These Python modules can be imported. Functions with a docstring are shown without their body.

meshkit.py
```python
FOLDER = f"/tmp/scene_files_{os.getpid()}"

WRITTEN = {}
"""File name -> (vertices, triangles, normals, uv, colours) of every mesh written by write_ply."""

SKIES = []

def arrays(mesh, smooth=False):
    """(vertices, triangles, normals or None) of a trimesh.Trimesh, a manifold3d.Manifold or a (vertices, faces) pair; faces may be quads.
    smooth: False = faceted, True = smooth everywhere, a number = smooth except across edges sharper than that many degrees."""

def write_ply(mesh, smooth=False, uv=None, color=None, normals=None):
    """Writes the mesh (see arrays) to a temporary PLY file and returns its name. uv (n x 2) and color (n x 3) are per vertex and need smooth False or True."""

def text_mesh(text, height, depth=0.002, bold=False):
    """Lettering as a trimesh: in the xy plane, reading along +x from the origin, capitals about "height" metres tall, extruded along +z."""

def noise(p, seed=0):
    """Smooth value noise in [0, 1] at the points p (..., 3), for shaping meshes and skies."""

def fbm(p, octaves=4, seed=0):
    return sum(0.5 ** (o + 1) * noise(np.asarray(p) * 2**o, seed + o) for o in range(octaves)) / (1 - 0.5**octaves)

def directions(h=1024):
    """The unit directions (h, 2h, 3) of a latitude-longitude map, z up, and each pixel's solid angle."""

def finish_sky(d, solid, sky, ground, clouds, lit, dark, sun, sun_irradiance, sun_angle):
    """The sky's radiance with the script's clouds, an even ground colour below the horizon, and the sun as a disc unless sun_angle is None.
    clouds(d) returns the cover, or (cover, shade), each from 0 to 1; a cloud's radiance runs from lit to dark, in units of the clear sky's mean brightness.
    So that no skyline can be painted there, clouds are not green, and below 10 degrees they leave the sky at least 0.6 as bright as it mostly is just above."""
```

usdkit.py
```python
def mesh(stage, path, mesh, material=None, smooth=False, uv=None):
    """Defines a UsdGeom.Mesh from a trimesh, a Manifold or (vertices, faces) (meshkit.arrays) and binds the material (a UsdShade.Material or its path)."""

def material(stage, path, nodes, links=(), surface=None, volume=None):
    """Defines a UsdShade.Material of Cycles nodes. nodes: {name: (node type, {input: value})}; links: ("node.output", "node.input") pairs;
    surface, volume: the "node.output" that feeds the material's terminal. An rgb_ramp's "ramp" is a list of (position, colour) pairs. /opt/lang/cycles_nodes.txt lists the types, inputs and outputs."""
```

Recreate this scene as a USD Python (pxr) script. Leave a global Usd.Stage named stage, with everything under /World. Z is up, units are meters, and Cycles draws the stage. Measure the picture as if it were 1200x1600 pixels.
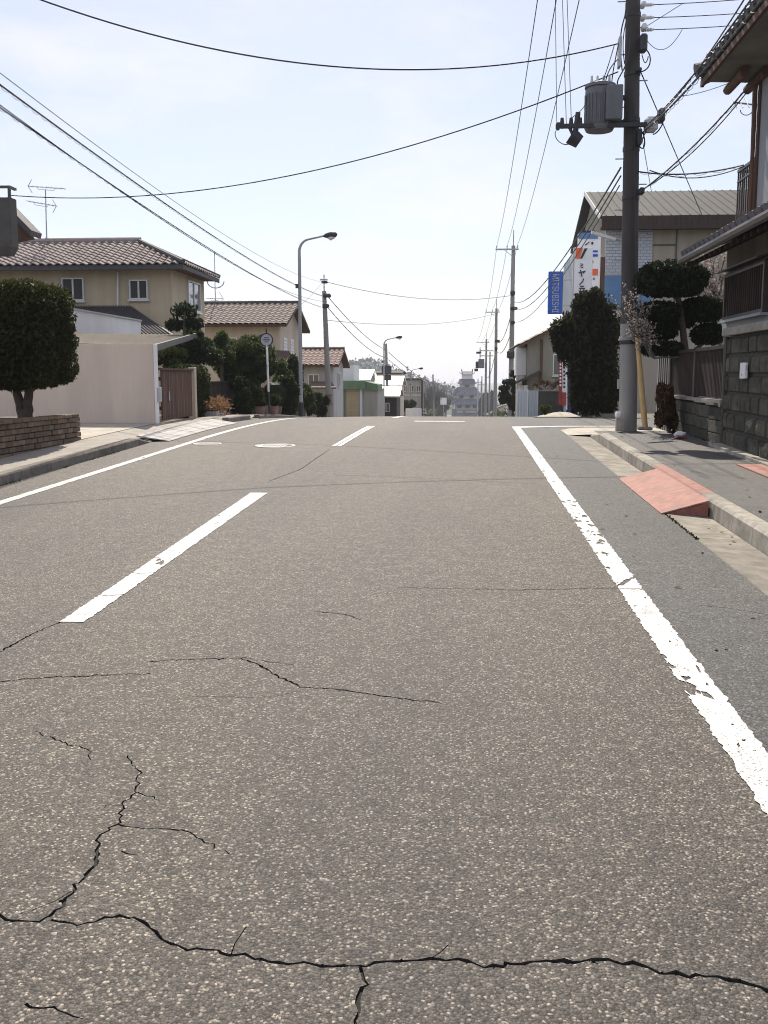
import math, random
import numpy as np, trimesh, manifold3d, usdkit, meshkit
from shapely.geometry import Polygon, LineString, Point, box as sbox, MultiPolygon
from shapely.ops import unary_union
from shapely import affinity
from pxr import Usd, UsdGeom, UsdLux, UsdShade, Gf, Sdf

stage = Usd.Stage.CreateInMemory()
UsdGeom.SetStageUpAxis(stage, 'Z')
UsdGeom.Xform.Define(stage, '/World')
R = np.random.default_rng(7)

# ---------------------------------------------------------------- camera
FPX, YAW, PITCH, EYE = 1550.0, 0.07848, 0.13466, np.array([0, 0, 1.5])
fwd = np.array([-math.sin(YAW)*math.cos(PITCH), math.cos(YAW)*math.cos(PITCH), -math.sin(PITCH)])
rgt = np.array([math.cos(YAW), math.sin(YAW), 0.0]); upv = np.cross(rgt, fwd)
cam = UsdGeom.Camera.Define(stage, '/World/camera')
cam.CreateHorizontalApertureAttr(24.0); cam.CreateVerticalApertureAttr(32.0)
cam.CreateFocalLengthAttr(24.0*FPX/1200)
cam.CreateExposureAttr(0.42)
cam.CreateClippingRangeAttr((0.05, 20000))
Mx = np.eye(4); Mx[0, :3] = rgt; Mx[1, :3] = upv; Mx[2, :3] = -fwd; Mx[3, :3] = EYE
cam.AddTransformOp().Set(Gf.Matrix4d(Mx.tolist()))

# ---------------------------------------------------------------- sky and sun
SUN_AZ, SUN_EL = math.radians(-9.0), math.radians(47)
sun_dir = np.array([math.sin(SUN_AZ)*math.cos(SUN_EL), math.cos(SUN_AZ)*math.cos(SUN_EL), math.sin(SUN_EL)])
dome = UsdLux.DomeLight.Define(stage, '/World/sky')
skym = usdkit.material(stage, '/World/Looks/sky_air', {
    'tc': ('texture_coordinate', {}),
    'sky': ('sky_texture', {'sky_type': 'single_scattering', 'sun_disc': False, 'sun_elevation': SUN_EL, 'sun_rotation': math.atan2(sun_dir[0], sun_dir[1]), 'altitude': 60.0, 'air_density': 1.0, 'aerosol_density': 0.9, 'ozone_density': 1.0}),
    'map': ('mapping', {'scale': (2.2, 2.2, 6.5), 'location': (1.7, 0.4, 0.35)}),
    'n': ('noise_texture', {'scale': 2.1, 'detail': 7.0, 'roughness': 0.56}),
    'r': ('rgb_ramp', {'ramp': [(0.0, (0.34, 0.34, 0.34)), (0.46, (0.36, 0.36, 0.36)), (0.64, (0.72, 0.72, 0.72)), (1.0, (0.85, 0.85, 0.85))]}),
    'mx': ('mix', {'mix_type': 'mix', 'color2': (8.7, 8.5, 9.7)}),
    'bg': ('background_shader', {'strength': 0.088})},
    [('tc.generated', 'map.vector'), ('map.vector', 'n.vector'), ('n.fac', 'r.fac'), ('r.color', 'mx.fac'), ('sky.color', 'mx.color1'), ('mx.color', 'bg.color')], surface='bg.background')
UsdShade.MaterialBindingAPI.Apply(dome.GetPrim()).Bind(skym)
dome.GetPrim().SetCustomDataByKey('kind', 'structure')
sun = UsdLux.DistantLight.Define(stage, '/World/sun')
sun.CreateIntensityAttr(1.2); sun.CreateAngleAttr(0.5); sun.CreateColorAttr(Gf.Vec3f(1.0, 0.92, 0.80)); sun.CreateNormalizeAttr(True)
zx = np.cross([0, 0, 1.0], sun_dir); zx /= np.linalg.norm(zx); zy = np.cross(sun_dir, zx)
Ms = np.eye(4); Ms[0, :3] = zx; Ms[1, :3] = zy; Ms[2, :3] = sun_dir; Ms[3, :3] = [0, 50, 120]
sun.AddTransformOp().Set(Gf.Matrix4d(Ms.tolist()))

# ---------------------------------------------------------------- helpers
def at(px, py, Y):
    """The point on the ground plan distance Y that is seen at this place of the photograph: used to lay things out."""
    d = fwd + (px-600)/FPX*rgt - (py-800)/FPX*upv
    return EYE + d*(Y/d[1])
def onX(px, py, X):
    d = fwd + (px-600)/FPX*rgt - (py-800)/FPX*upv
    return EYE + d*(X/d[0])
S0, Y0, K0 = 0.0252, 18.0, 0.0029
def zr(y):
    y = np.asarray(y, float)
    u = np.clip(y-Y0, 0, 13.0)
    z = S0*np.minimum(y, Y0+13) - K0*u*u
    sl = S0-2*K0*13
    z = z + sl*np.clip(y-31, 0, 419)
    v = np.clip(y-450, 0, 100)
    return z + sl*(v - v*v/200)
def zc(x, y):                                  # road surface with its crown
    return zr(y) - 0.018*np.clip(-(np.asarray(x, float)+2.2), 0, 3.3)
def zw(x, y):                                  # pavement level
    return zc(x, y) + np.where(np.asarray(x) < 0, 0.127, 0.14)
used = {}
tops = {}
def newpath(parent, name):
    p = f'{parent}/{name}'
    k = used.get(p, -1)+1
    used[p] = k
    return p if k == 0 else f'{p}_{k:03d}'
LOC = {}
def thing(name, label, cat, loc=(0, 0, 0), group=None, kind=None):
    p = newpath('/World', name)
    x = UsdGeom.Xform.Define(stage, p); x.AddTranslateOp().Set(Gf.Vec3d(*map(float, loc)))
    LOC[p] = np.asarray(loc, float)
    tagp(x.GetPrim(), label, cat, group, kind)
    return p
def tagp(prim, label=None, cat=None, group=None, kind=None):
    for k, v in (('label', label), ('category', cat), ('group', group), ('kind', kind)):
        if v: prim.SetCustomDataByKey(k, v)
def part(parent, name, mesh, mat, smooth=False, label=None, kind=None):
    p = newpath(parent, name)
    top = '/'.join(p.split('/')[:3])
    off = LOC.get(top, np.zeros(3))
    v, f, n = meshkit.arrays(mesh, smooth)
    if n is None: m = usdkit.mesh(stage, p, (v-off, f), mat)
    else:
        mm = trimesh.Trimesh(v-off, f, process=False)
        m = usdkit.mesh(stage, p, (v-off, f), mat)
        m.CreateNormalsAttr([Gf.Vec3f(*map(float, q)) for q in n]); m.SetNormalsInterpolation('vertex')
    tagp(m.GetPrim(), label=label, kind=kind)
    return p
def solo(name, mesh, mat, label, cat=None, group=None, kind=None, smooth=False):
    p = newpath('/World', name)
    v, f, n = meshkit.arrays(mesh, smooth)
    LOC[p] = np.zeros(3)
    m = usdkit.mesh(stage, p, (v, f), mat)
    if n is not None:
        m.CreateNormalsAttr([Gf.Vec3f(*map(float, q)) for q in n]); m.SetNormalsInterpolation('vertex')
    tagp(m.GetPrim(), label, cat, group, kind)
    return p
def copy(src, name, label, cat, loc, group=None, rotz=0, scale=None):
    p = newpath('/World', name)
    x = UsdGeom.Xform.Define(stage, p)
    x.GetPrim().GetReferences().AddInternalReference(src)
    x.ClearXformOpOrder()
    x.AddTranslateOp().Set(Gf.Vec3d(*map(float, loc)))
    if rotz: x.AddRotateZOp().Set(rotz)
    if scale: x.AddScaleOp().Set(Gf.Vec3f(*scale))
    x.GetPrim().SetInstanceable(True)
    tagp(x.GetPrim(), label, cat, group)
    return p
cat_ = trimesh.util.concatenate
def T(v, f): return trimesh.Trimesh(np.asarray(v, float), np.asarray(f), process=False)
def box(a, b):
    a, b = np.asarray(a, float), np.asarray(b, float)
    m = trimesh.creation.box(np.abs(b-a)); m.apply_translation((a+b)/2); return m
def bbox(a, b, r=0.01):
    """box with chamfered edges"""
    a, b = np.minimum(a, b).astype(float), np.maximum(a, b).astype(float)
    r = min(r, (b-a).min()*0.45); pts = []
    for k in range(3):
        lo, hi = a+r, b-r; lo[k], hi[k] = a[k], b[k]
        for i in np.ndindex(2, 2, 2): pts.append([(lo, hi)[i[j]][j] for j in range(3)])
    return trimesh.Trimesh(*hull(pts), process=False)
def hull(pts):
    m = manifold3d.Manifold.hull_points(np.asarray(pts, np.float64)).to_mesh()
    return np.asarray(m.vert_properties[:, :3], float), np.asarray(m.tri_verts)
def tube(pts, r, sides=6, caps=True):
    p = np.asarray(pts, float); r = np.broadcast_to(np.asarray(r, float), (len(p),))
    t = np.gradient(p, axis=0); t /= np.linalg.norm(t, axis=1, keepdims=True)+1e-12
    ref = np.array([0, 0, 1.0]) if abs(t[0, 2]) < 0.9 else np.array([1.0, 0, 0])
    a = np.zeros_like(t); c = np.cross(t[0], ref)
    for i in range(len(t)):
        c = c-t[i]*(c@t[i]); c = c/(np.linalg.norm(c)+1e-12); a[i] = c
    b = np.cross(t, a)
    ang = np.arange(sides)*2*np.pi/sides
    v = (p[:, None]+r[:, None, None]*(np.cos(ang)[None, :, None]*a[:, None]+np.sin(ang)[None, :, None]*b[:, None])).reshape(-1, 3)
    n = len(p); f = []
    for i in range(n-1):
        for j in range(sides):
            q = [i*sides+j, i*sides+(j+1) % sides, (i+1)*sides+(j+1) % sides, (i+1)*sides+j]
            f += [[q[0], q[2], q[1]], [q[0], q[3], q[2]]]
    if caps:
        c0, c1 = len(v), len(v)+1
        v = np.vstack([v, p[0], p[-1]])
        for j in range(sides):
            f += [[c0, j, (j+1) % sides], [c1, (n-1)*sides+(j+1) % sides, (n-1)*sides+j]]
    return T(v, f)
def cyl(p0, p1, r0, r1=None, sides=12): return tube([p0, p1], [r0, r0 if r1 is None else r1], sides)
def poly_prism(pts, thick):
    """planar polygon in 3D (counter-clockwise seen from its face) made a slab of this thickness behind the face"""
    p = np.asarray(pts, float); n = np.cross(p[1]-p[0], p[2]-p[0]); n /= np.linalg.norm(n)
    return trimesh.Trimesh(*hull(np.vstack([p, p-n*thick])), process=False)
def slab(pts, thick): return poly_prism(pts, thick)
def extr(poly2, O, U, V, depth):
    """shapely polygon in the plane O + u U + v V, extruded by depth along U x V"""
    U, V = np.asarray(U, float), np.asarray(V, float); N = np.cross(U, V)
    out = []
    for g in getattr(poly2, 'geoms', [poly2]):
        if g.is_empty or g.area < 1e-7: continue
        m = trimesh.creation.extrude_polygon(g, depth, engine='earcut')
        v = np.asarray(m.vertices)
        out.append(T(np.asarray(O)+v[:, :1]*U+v[:, 1:2]*V+v[:, 2:]*N, m.faces))
    return cat_(out)
def sheet(poly, zf, dz=0.0, step=None):
    """a flat outline laid on a surface z = zf(x, y)"""
    V, Fc, n = [], [], 0
    x0, y0, x1, y1 = poly.bounds
    cells = [poly] if step is None else [poly.intersection(sbox(x0-1, a, x1+1, a+step)) for a in np.arange(y0, y1, step)]
    for c in cells:
        for g in getattr(c, 'geoms', [c]):
            if g.geom_type != 'Polygon' or g.area < 1e-7: continue
            v, f = trimesh.creation.triangulate_polygon(g, engine='earcut')
            f = np.asarray(f); v = np.asarray(v)
            a = v[f[:, 1]]-v[f[:, 0]]; b = v[f[:, 2]]-v[f[:, 0]]
            s = a[:, 0]*b[:, 1]-a[:, 1]*b[:, 0]; f[s < 0] = f[s < 0][:, ::-1]
            V.append(np.column_stack([v, zf(v[:, 0], v[:, 1])+dz])); Fc.append(f+n); n += len(v)
    return T(np.vstack(V), np.vstack(Fc))
def sag(p, q, s, n=24):
    p, q = np.asarray(p, float), np.asarray(q, float); t = np.linspace(0, 1, n)[:, None]
    w = p+(q-p)*t; w[:, 2] -= (4*s*t*(1-t))[:, 0]; return w

# ---------------------------------------------------------------- materials
def mat(name, color, rough=0.7, var=0.12, scale=3.0, bump=0.0, bscale=None, metal=0.0, spec=0.4, dirt=None, streak=False, rand=0.0):
    """a plain material with grain: two noises vary the colour, a third gives relief"""
    c = np.array(color, float)
    nodes = {'g': ('geometry', {}), 'map': ('mapping', {'scale': (1, 1, 0.12) if streak else (1, 1, 1)}),
             'n1': ('noise_texture', {'scale': scale, 'detail': 6.0, 'roughness': 0.6}),
             'r1': ('rgb_ramp', {'ramp': [(0.25, tuple(c*(1-var*1.6))), (0.5, tuple(c)), (0.75, tuple(np.minimum(c*(1+var), 1)))]}),
             'p': ('principled_bsdf', {'roughness': rough, 'metallic': metal, 'specular_ior_level': spec})}
    links = [('g.position', 'map.vector'), ('map.vector', 'n1.vector'), ('n1.fac', 'r1.fac')]
    out = 'r1.color'
    if dirt is not None:
        nodes['n2'] = ('noise_texture', {'scale': scale*0.35, 'detail': 8.0, 'roughness': 0.7})
        nodes['r2'] = ('rgb_ramp', {'ramp': [(0.45, (0, 0, 0)), (0.7, (0.75, 0.75, 0.75))]})
        nodes['mx'] = ('mix', {'mix_type': 'mix', 'color2': dirt})
        links += [('map.vector', 'n2.vector'), ('n2.fac', 'r2.fac'), ('r2.color', 'mx.fac'), (out, 'mx.color1')]; out = 'mx.color'
    if rand:
        nodes['oi'] = ('object_info', {})
        nodes['rr'] = ('map_range', {'to_min': 1-rand, 'to_max': 1+rand})
        nodes['vm'] = ('vector_math', {'math_type': 'scale'})
        links += [('oi.random', 'rr.value'), (out, 'vm.vector1'), ('rr.result', 'vm.scale')]; out = 'vm.vector'
    links.append((out, 'p.base_color'))
    if bump:
        nodes['n3'] = ('noise_texture', {'scale': bscale or scale*8, 'detail': 4.0})
        nodes['b'] = ('bump', {'strength': 0.8, 'distance': bump})
        links += [('g.position', 'n3.vector'), ('n3.fac', 'b.height'), ('b.normal', 'p.normal')]
    return usdkit.material(stage, f'/World/Looks/{name}', nodes, links, surface='p.BSDF')

def asphalt(name, lo, hi, light, scale, bump):
    return usdkit.material(stage, f'/World/Looks/{name}', {
        'g': ('geometry', {}),
        'v': ('voronoi_texture', {'scale': scale, 'feature': 'f1', 'randomness': 1.0}),
        'v2': ('voronoi_texture', {'scale': scale*2.3, 'feature': 'f1'}),
        'sep': ('separate_color', {}), 'sep2': ('separate_color', {}),
        'r': ('rgb_ramp', {'ramp': [(0.0, lo), (0.3, hi), (0.72, tuple(np.array(hi)*1.35)), (0.84, tuple(np.array(hi)*1.7)), (0.94, light), (1.0, tuple(np.array(light)*1.4))]}),
        'rim': ('rgb_ramp', {'ramp': [(0.0, (1.1, 1.1, 1.1)), (0.45, (1, 1, 1)), (0.82, (0.42, 0.41, 0.40))]}),
        'm1': ('mix', {'mix_type': 'multiply', 'fac': 1.0}),
        'r2': ('rgb_ramp', {'ramp': [(0.0, (0.72, 0.72, 0.72)), (0.8, (1.12, 1.1, 1.08)), (1.0, (1.5, 1.45, 1.4))]}),
        'm2': ('mix', {'mix_type': 'multiply', 'fac': 1.0}),
        'nl': ('noise_texture', {'scale': 0.55, 'detail': 6.0, 'roughness': 0.62}),
        'mapl': ('mapping', {'scale': (1.0, 0.22, 1.0)}),
        'rl': ('rgb_ramp', {'ramp': [(0.28, (0.72, 0.73, 0.75)), (0.48, (0.98, 0.98, 0.98)), (0.74, (1.24, 1.2, 1.13))]}),
        'm3': ('mix', {'mix_type': 'multiply', 'fac': 1.0}),
        'nf': ('noise_texture', {'scale': 9.0, 'detail': 6.0, 'roughness': 0.75}),
        'rf': ('rgb_ramp', {'ramp': [(0.3, (0.74, 0.74, 0.75)), (0.7, (1.22, 1.2, 1.18))]}),
        'm4': ('mix', {'mix_type': 'multiply', 'fac': 1.0}),
        'inv': ('math', {'math_type': 'multiply', 'value2': -1.0}),
        'hz': ('math', {'math_type': 'multiply_add', 'value2': 0.35}),
        'b': ('bump', {'strength': 0.45, 'distance': bump}),
        'p': ('principled_bsdf', {'roughness': 0.78, 'specular_ior_level': 0.42})},
        [('g.position', 'v.vector'), ('g.position', 'v2.vector'), ('v.color', 'sep.color'), ('sep.r', 'r.fac'), ('v.distance', 'rim.fac'), ('r.color', 'm1.color1'), ('rim.color', 'm1.color2'),
         ('v2.color', 'sep2.color'), ('sep2.g', 'r2.fac'), ('m1.color', 'm2.color1'), ('r2.color', 'm2.color2'),
         ('g.position', 'mapl.vector'), ('mapl.vector', 'nl.vector'), ('nl.fac', 'rl.fac'), ('m2.color', 'm3.color1'), ('rl.color', 'm3.color2'),
         ('g.position', 'nf.vector'), ('nf.fac', 'rf.fac'), ('m3.color', 'm4.color1'), ('rf.color', 'm4.color2'), ('m4.color', 'p.base_color'),
         ('v.distance', 'inv.value1'), ('sep.g', 'hz.value1'), ('inv.value', 'hz.value3'), ('hz.value', 'b.height'), ('b.normal', 'p.normal')], surface='p.BSDF')

def leafmat(name, dark, light, tip, trans=0.25):
    """leaves: each its own tone"""
    return usdkit.material(stage, f'/World/Looks/{name}', {
        'g': ('geometry', {}), 'n': ('noise_texture', {'scale': 2.3, 'detail': 4.0}),
        'a': ('math', {'math_type': 'multiply_add', 'value2': 0.55}), 'nn': ('math', {'math_type': 'multiply', 'value2': 0.5}),
        'r': ('rgb_ramp', {'ramp': [(0.0, dark), (0.45, tuple((np.array(dark)+np.array(light))/2)), (0.75, light), (1.0, tip)]}),
        'p': ('principled_bsdf', {'roughness': 0.62, 'specular_ior_level': 0.2}), 't': ('translucent_bsdf', {}), 'mx': ('mix_closure', {'fac': trans})},
        [('g.position', 'n.vector'), ('g.random_per_island', 'a.value1'), ('n.fac', 'nn.value1'), ('nn.value', 'a.value3'), ('a.value', 'r.fac'), ('r.color', 'p.base_color'), ('r.color', 't.color'), ('p.BSDF', 'mx.closure1'), ('t.BSDF', 'mx.closure2')], surface='mx.closure')

M = {}
M['road'] = asphalt('road_asphalt', (0.036, 0.0325, 0.0285), (0.076, 0.069, 0.0595), (0.27, 0.24, 0.20), 130, 0.006)
M['shoulder'] = asphalt('shoulder_asphalt', (0.036, 0.036, 0.037), (0.066, 0.066, 0.066), (0.15, 0.148, 0.14), 105, 0.004)
M['walk_asphalt'] = asphalt('pavement_asphalt', (0.055, 0.055, 0.055), (0.09, 0.088, 0.085), (0.17, 0.165, 0.155), 150, 0.003)
M['crack'] = mat('crack_grit', (0.024, 0.022, 0.02), 0.95, 0.5, 90)
def paint(name, col, worn_, cover_):
    return usdkit.material(stage, f'/World/Looks/{name}', {'g': ('geometry', {}), 'n': ('noise_texture', {'scale': 95.0, 'detail': 3.0, 'roughness': .6}), 'n2': ('noise_texture', {'scale': 5.0, 'detail': 6.0, 'roughness': .7}),
        'ad': ('math', {'math_type': 'multiply_add', 'value2': .38}), 'r': ('rgb_ramp', {'ramp': [(cover_, (0, 0, 0)), (cover_+.035, (1, 1, 1))]}), 'd': ('rgb_ramp', {'ramp': [(.35, col), (.7, worn_)]}),
        'm': ('mix', {'mix_type': 'mix', 'color2': (.085, .078, .068)}), 'n3': ('noise_texture', {'scale': 160.0, 'detail': 3.0}), 'b': ('bump', {'strength': .8, 'distance': .003}), 'p': ('principled_bsdf', {'roughness': .65, 'specular_ior_level': .3})},
        [('g.position', 'n.vector'), ('g.position', 'n2.vector'), ('g.position', 'n3.vector'), ('n2.fac', 'ad.value1'), ('n.fac', 'ad.value3'), ('ad.value', 'r.fac'), ('n2.fac', 'd.fac'), ('d.color', 'm.color1'), ('r.color', 'm.fac'), ('m.color', 'p.base_color'), ('n3.fac', 'b.height'), ('b.normal', 'p.normal')], surface='p.BSDF')
M['paint'] = paint('road_paint', (.72, .71, .68), (.54, .525, .49), .80)
M['paint_worn'] = paint('road_paint_worn', (.62, .61, .58), (.45, .435, .41), .78)
M['conc'] = mat('kerb_concrete', (0.31, 0.285, 0.24), 0.85, 0.28, 9, 0.003, 90, dirt=(0.16, 0.148, 0.125), rand=0.15)
M['gutter'] = mat('gutter_concrete', (0.245, 0.22, 0.18), 0.85, 0.3, 7, 0.003, 70, dirt=(0.12, 0.11, 0.09), rand=0.15)
M['kerb_shade'] = mat('shade_dark_kerb', (0.17, 0.15, 0.125), 0.9, 0.3, 9, 0.004, 80, dirt=(0.09, 0.08, 0.07), rand=.2)  # left kerb concrete, darkened so its colour carries the shade of the road face
M['left_walk'] = mat('left_walk_concrete', (0.31, 0.28, 0.24), 0.88, 0.2, 3, 0.002, 70, dirt=(0.23, 0.205, 0.17))
M['apron'] = mat('apron_concrete', (0.42, 0.38, 0.31), 0.85, 0.2, 5, 0.002, 70, dirt=(0.29, 0.26, 0.21))
M['pink'] = mat('pink_paint', (0.35, 0.165, 0.13), 0.8, 0.25, 9, 0.003, 120, dirt=(0.23, 0.15, 0.125))
M['red_side'] = mat('rust_red', (0.24, 0.09, 0.07), 0.8, 0.25, 20, 0.002)
M['ground'] = mat('bare_ground', (0.16, 0.14, 0.11), 0.95, 0.3, 0.8, 0.01, 9)
M['cover'] = mat('iron_cover', (0.34, 0.33, 0.31), 0.6, 0.2, 20, 0.003, 120, metal=0.2)

# ---------------------------------------------------------------- road with its cracks
def gp(px, py):
    d = fwd+(px-600)/FPX*rgt-(py-800)/FPX*upv
    t = 1.5/(S0*d[1]-d[2]); return (EYE+t*d)[:2]
def jitter_line(pts, step, amp, rng):
    ls = LineString(pts); n = max(2, int(ls.length/step)); q = [np.array(ls.interpolate(i/n, True).coords[0]) for i in range(n+1)]
    o = []
    for i, a in enumerate(q):
        o.append(a+(rng.normal(0, amp, 2) if 0 < i < n else 0))
    return np.array(o)
def crack_poly(pix, w0, w1, rng, jit=0.006):
    p = jitter_line([gp(*q) for q in pix], 0.022, jit, rng)
    n = len(p); w = np.interp(np.linspace(0, 1, n), [0, 0.5, 1], [w0, max(w0, w1), w1])*rng.uniform(0.45, 1.4, n)
    t = np.gradient(p, axis=0); t /= np.linalg.norm(t, axis=1, keepdims=True)+1e-9
    nn = np.column_stack([-t[:, 1], t[:, 0]])
    quads = [Polygon([p[i]+nn[i]*w[i]/2, p[i+1]+nn[i+1]*w[i+1]/2, p[i+1]-nn[i+1]*w[i+1]/2, p[i]-nn[i]*w[i]/2]).buffer(0.0004) for i in range(n-1)]
    for i in range(1, n-1):
        if rng.random() < .45:
            r = w[i]*rng.uniform(.35, .95); q = p[i]+nn[i]*w[i]*rng.choice([-.5, .5]); a = np.sort(rng.uniform(0, 6.28, 6))
            g = Polygon([(q[0]+r*rng.uniform(.4, 1)*math.cos(t), q[1]+r*rng.uniform(.4, 1.2)*math.sin(t)) for t in a])
            if g.is_valid and g.area > 1e-8: quads.append(g)
        if rng.random() < .02 and w0 > .007:
            d = nn[i]*rng.choice([-1, 1])+t[i]*rng.normal(0, .8); q = p[i]; L = rng.uniform(.03, .12)
            quads.append(LineString([q, q+d*L*.5+rng.normal(0, .01, 2), q+d*L+rng.normal(0, .015, 2)]).buffer(.0016))
    return unary_union(quads)
rc = np.random.default_rng(3)
CR = [
    ([(-60, 1428), (0, 1436), (65, 1440), (90, 1420), (130, 1375), (150, 1345), (155, 1310), (185, 1285), (190, 1255), (213, 1238)], .010, .006),
    ([(213, 1238), (215, 1210), (200, 1180)], .006, .004),
    ([(80, 1437), (125, 1447), (190, 1428), (215, 1436), (245, 1462), (280, 1481), (340, 1487), (400, 1497), (450, 1507), (500, 1511), (562, 1509)], .008, .009),
    ([(562, 1509), (600, 1503), (680, 1498), (720, 1500), (760, 1510), (830, 1503), (900, 1500), (950, 1500), (1000, 1508), (1050, 1522), (1100, 1527), (1150, 1532), (1200, 1548), (1260, 1560)], .009, .014),
    ([(563, 1511), (572, 1540), (560, 1570), (556, 1620)], .009, .007),
    ([(186, 1288), (240, 1295), (290, 1298), (330, 1320), (358, 1334)], .006, .003),
    ([(55, 1143), (100, 1160), (135, 1170), (142, 1187)], .006, .003),
    ([(-30, 1068), (0, 1064), (60, 1060), (130, 1056), (235, 1052)], .012, .009),
    ([(235, 1033), (300, 1030), (370, 1028), (395, 1034), (430, 1055), (470, 1073), (530, 1077), (600, 1088), (690, 1099)], .010, .011),
    ([(378, 1027), (460, 1039)], .006, .003),
    ([(-20, 1030), (0, 1018), (50, 990), (100, 970)], .012, .010),
    ([(490, 955), (540, 960), (565, 969)], .010, .005),
    ([(620, 918), (700, 919), (800, 922), (900, 920), (985, 918)], .007, .010),
    ([(520, 742), (640, 746), (740, 751), (840, 756)], .010, .006),
    ([(40, 1568), (80, 1575), (130, 1592)], .006, .003),
    ([(1090, 945), (1150, 952), (1200, 960)], .006, .004),
    ([(215, 1238), (250, 1252)], .005, .002),
    ([(190, 1330), (215, 1336)], .005, .002),
    ([(420, 752), (470, 733), (515, 702)], .012, .008),
    ([(300, 1088), (420, 1090), (470, 1080)], .003, .003),
]
cracks = [crack_poly(p, a, b, rc) for p, a, b in CR]
allc = unary_union(cracks)
XL, XS, XG, XK, XKB = -5.45, 1.09, 1.90, 2.30, 2.47
YS = 17.0
def grooved(poly): return poly.difference(allc)
near_l = sbox(XL, -4, -2.2, YS); near_r = sbox(-2.2, -4, XS, YS)
road = thing('road', 'grey asphalt two lane road climbing to a crest', 'road', kind='structure')
surf = cat_([sheet(grooved(near_l), zc), sheet(grooved(near_r), zc),
             sheet(sbox(XL, YS, -2.2, 34), zc, 0, 0.5), sheet(sbox(-2.2, YS, XS, 34), zc, 0, 0.5),
             sheet(sbox(XL, 34, -2.2, 392), zc, 0, 5.0), sheet(sbox(-2.2, 34, XS, 392), zc, 0, 5.0)])
part(road, 'surface', surf, M['road'])
sh = thing('road_shoulder', 'darker asphalt strip between white edge line and concrete gutter', 'road shoulder', kind='structure')
part(sh, 'surface', cat_([sheet(grooved(sbox(XS, -4, XG, YS)), zc), sheet(sbox(XS, YS, XG, 34), zc, 0, 0.5), sheet(sbox(XS, 34, XG+.4, 392), zc, 0, 5.0)]), M['shoulder'])
def groove(poly, depth=0.009):
    out = [sheet(poly, zc, -depth)]
    for g in getattr(poly, 'geoms', [poly]):
        for ring in [g.exterior, *g.interiors]:
            c = np.array(ring.coords); z = zc(c[:, 0], c[:, 1]); n = len(c)
            v = np.vstack([np.column_stack([c, z]), np.column_stack([c, z-depth])])
            f = [[i, i+1, n+i+1] for i in range(n-1)]+[[i, n+i+1, n+i] for i in range(n-1)]
            out.append(T(v, f))
    return cat_(out)
for c in cracks:
    part(road, 'crack', groove(c), M['crack'])

# painted markings
def worn(poly, rng, edge=0.007, chips=(), step=0.010):
    """paint with ragged edges and chips missing"""
    c = []
    ring = poly.exterior; n = int(ring.length/step)
    k = rng.normal(0, 1, n+12); w = np.convolve(k, np.array([1, 2, 3, 2, 1])/4.4, 'same')[6:-6]*.6+k[6:-6]*.25
    for i in range(n):
        q = np.array(ring.interpolate(i/n, True).coords[0]); c.append(q+np.array([w[i]*edge*.8, 0]))
    out = Polygon(c).buffer(0)
    bl = []
    for (x, y, r) in chips:
        k = rng.integers(5, 9); a = np.sort(rng.uniform(0, 6.28, k))
        bl.append(Polygon([(x+r*rng.uniform(.3, 1.2)*math.cos(t)*.7, y+r*rng.uniform(.3, 1.5)*math.sin(t)*1.6) for t in a]).buffer(0))
    return out.difference(unary_union(bl)) if bl else out
rp = np.random.default_rng(11)
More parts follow.
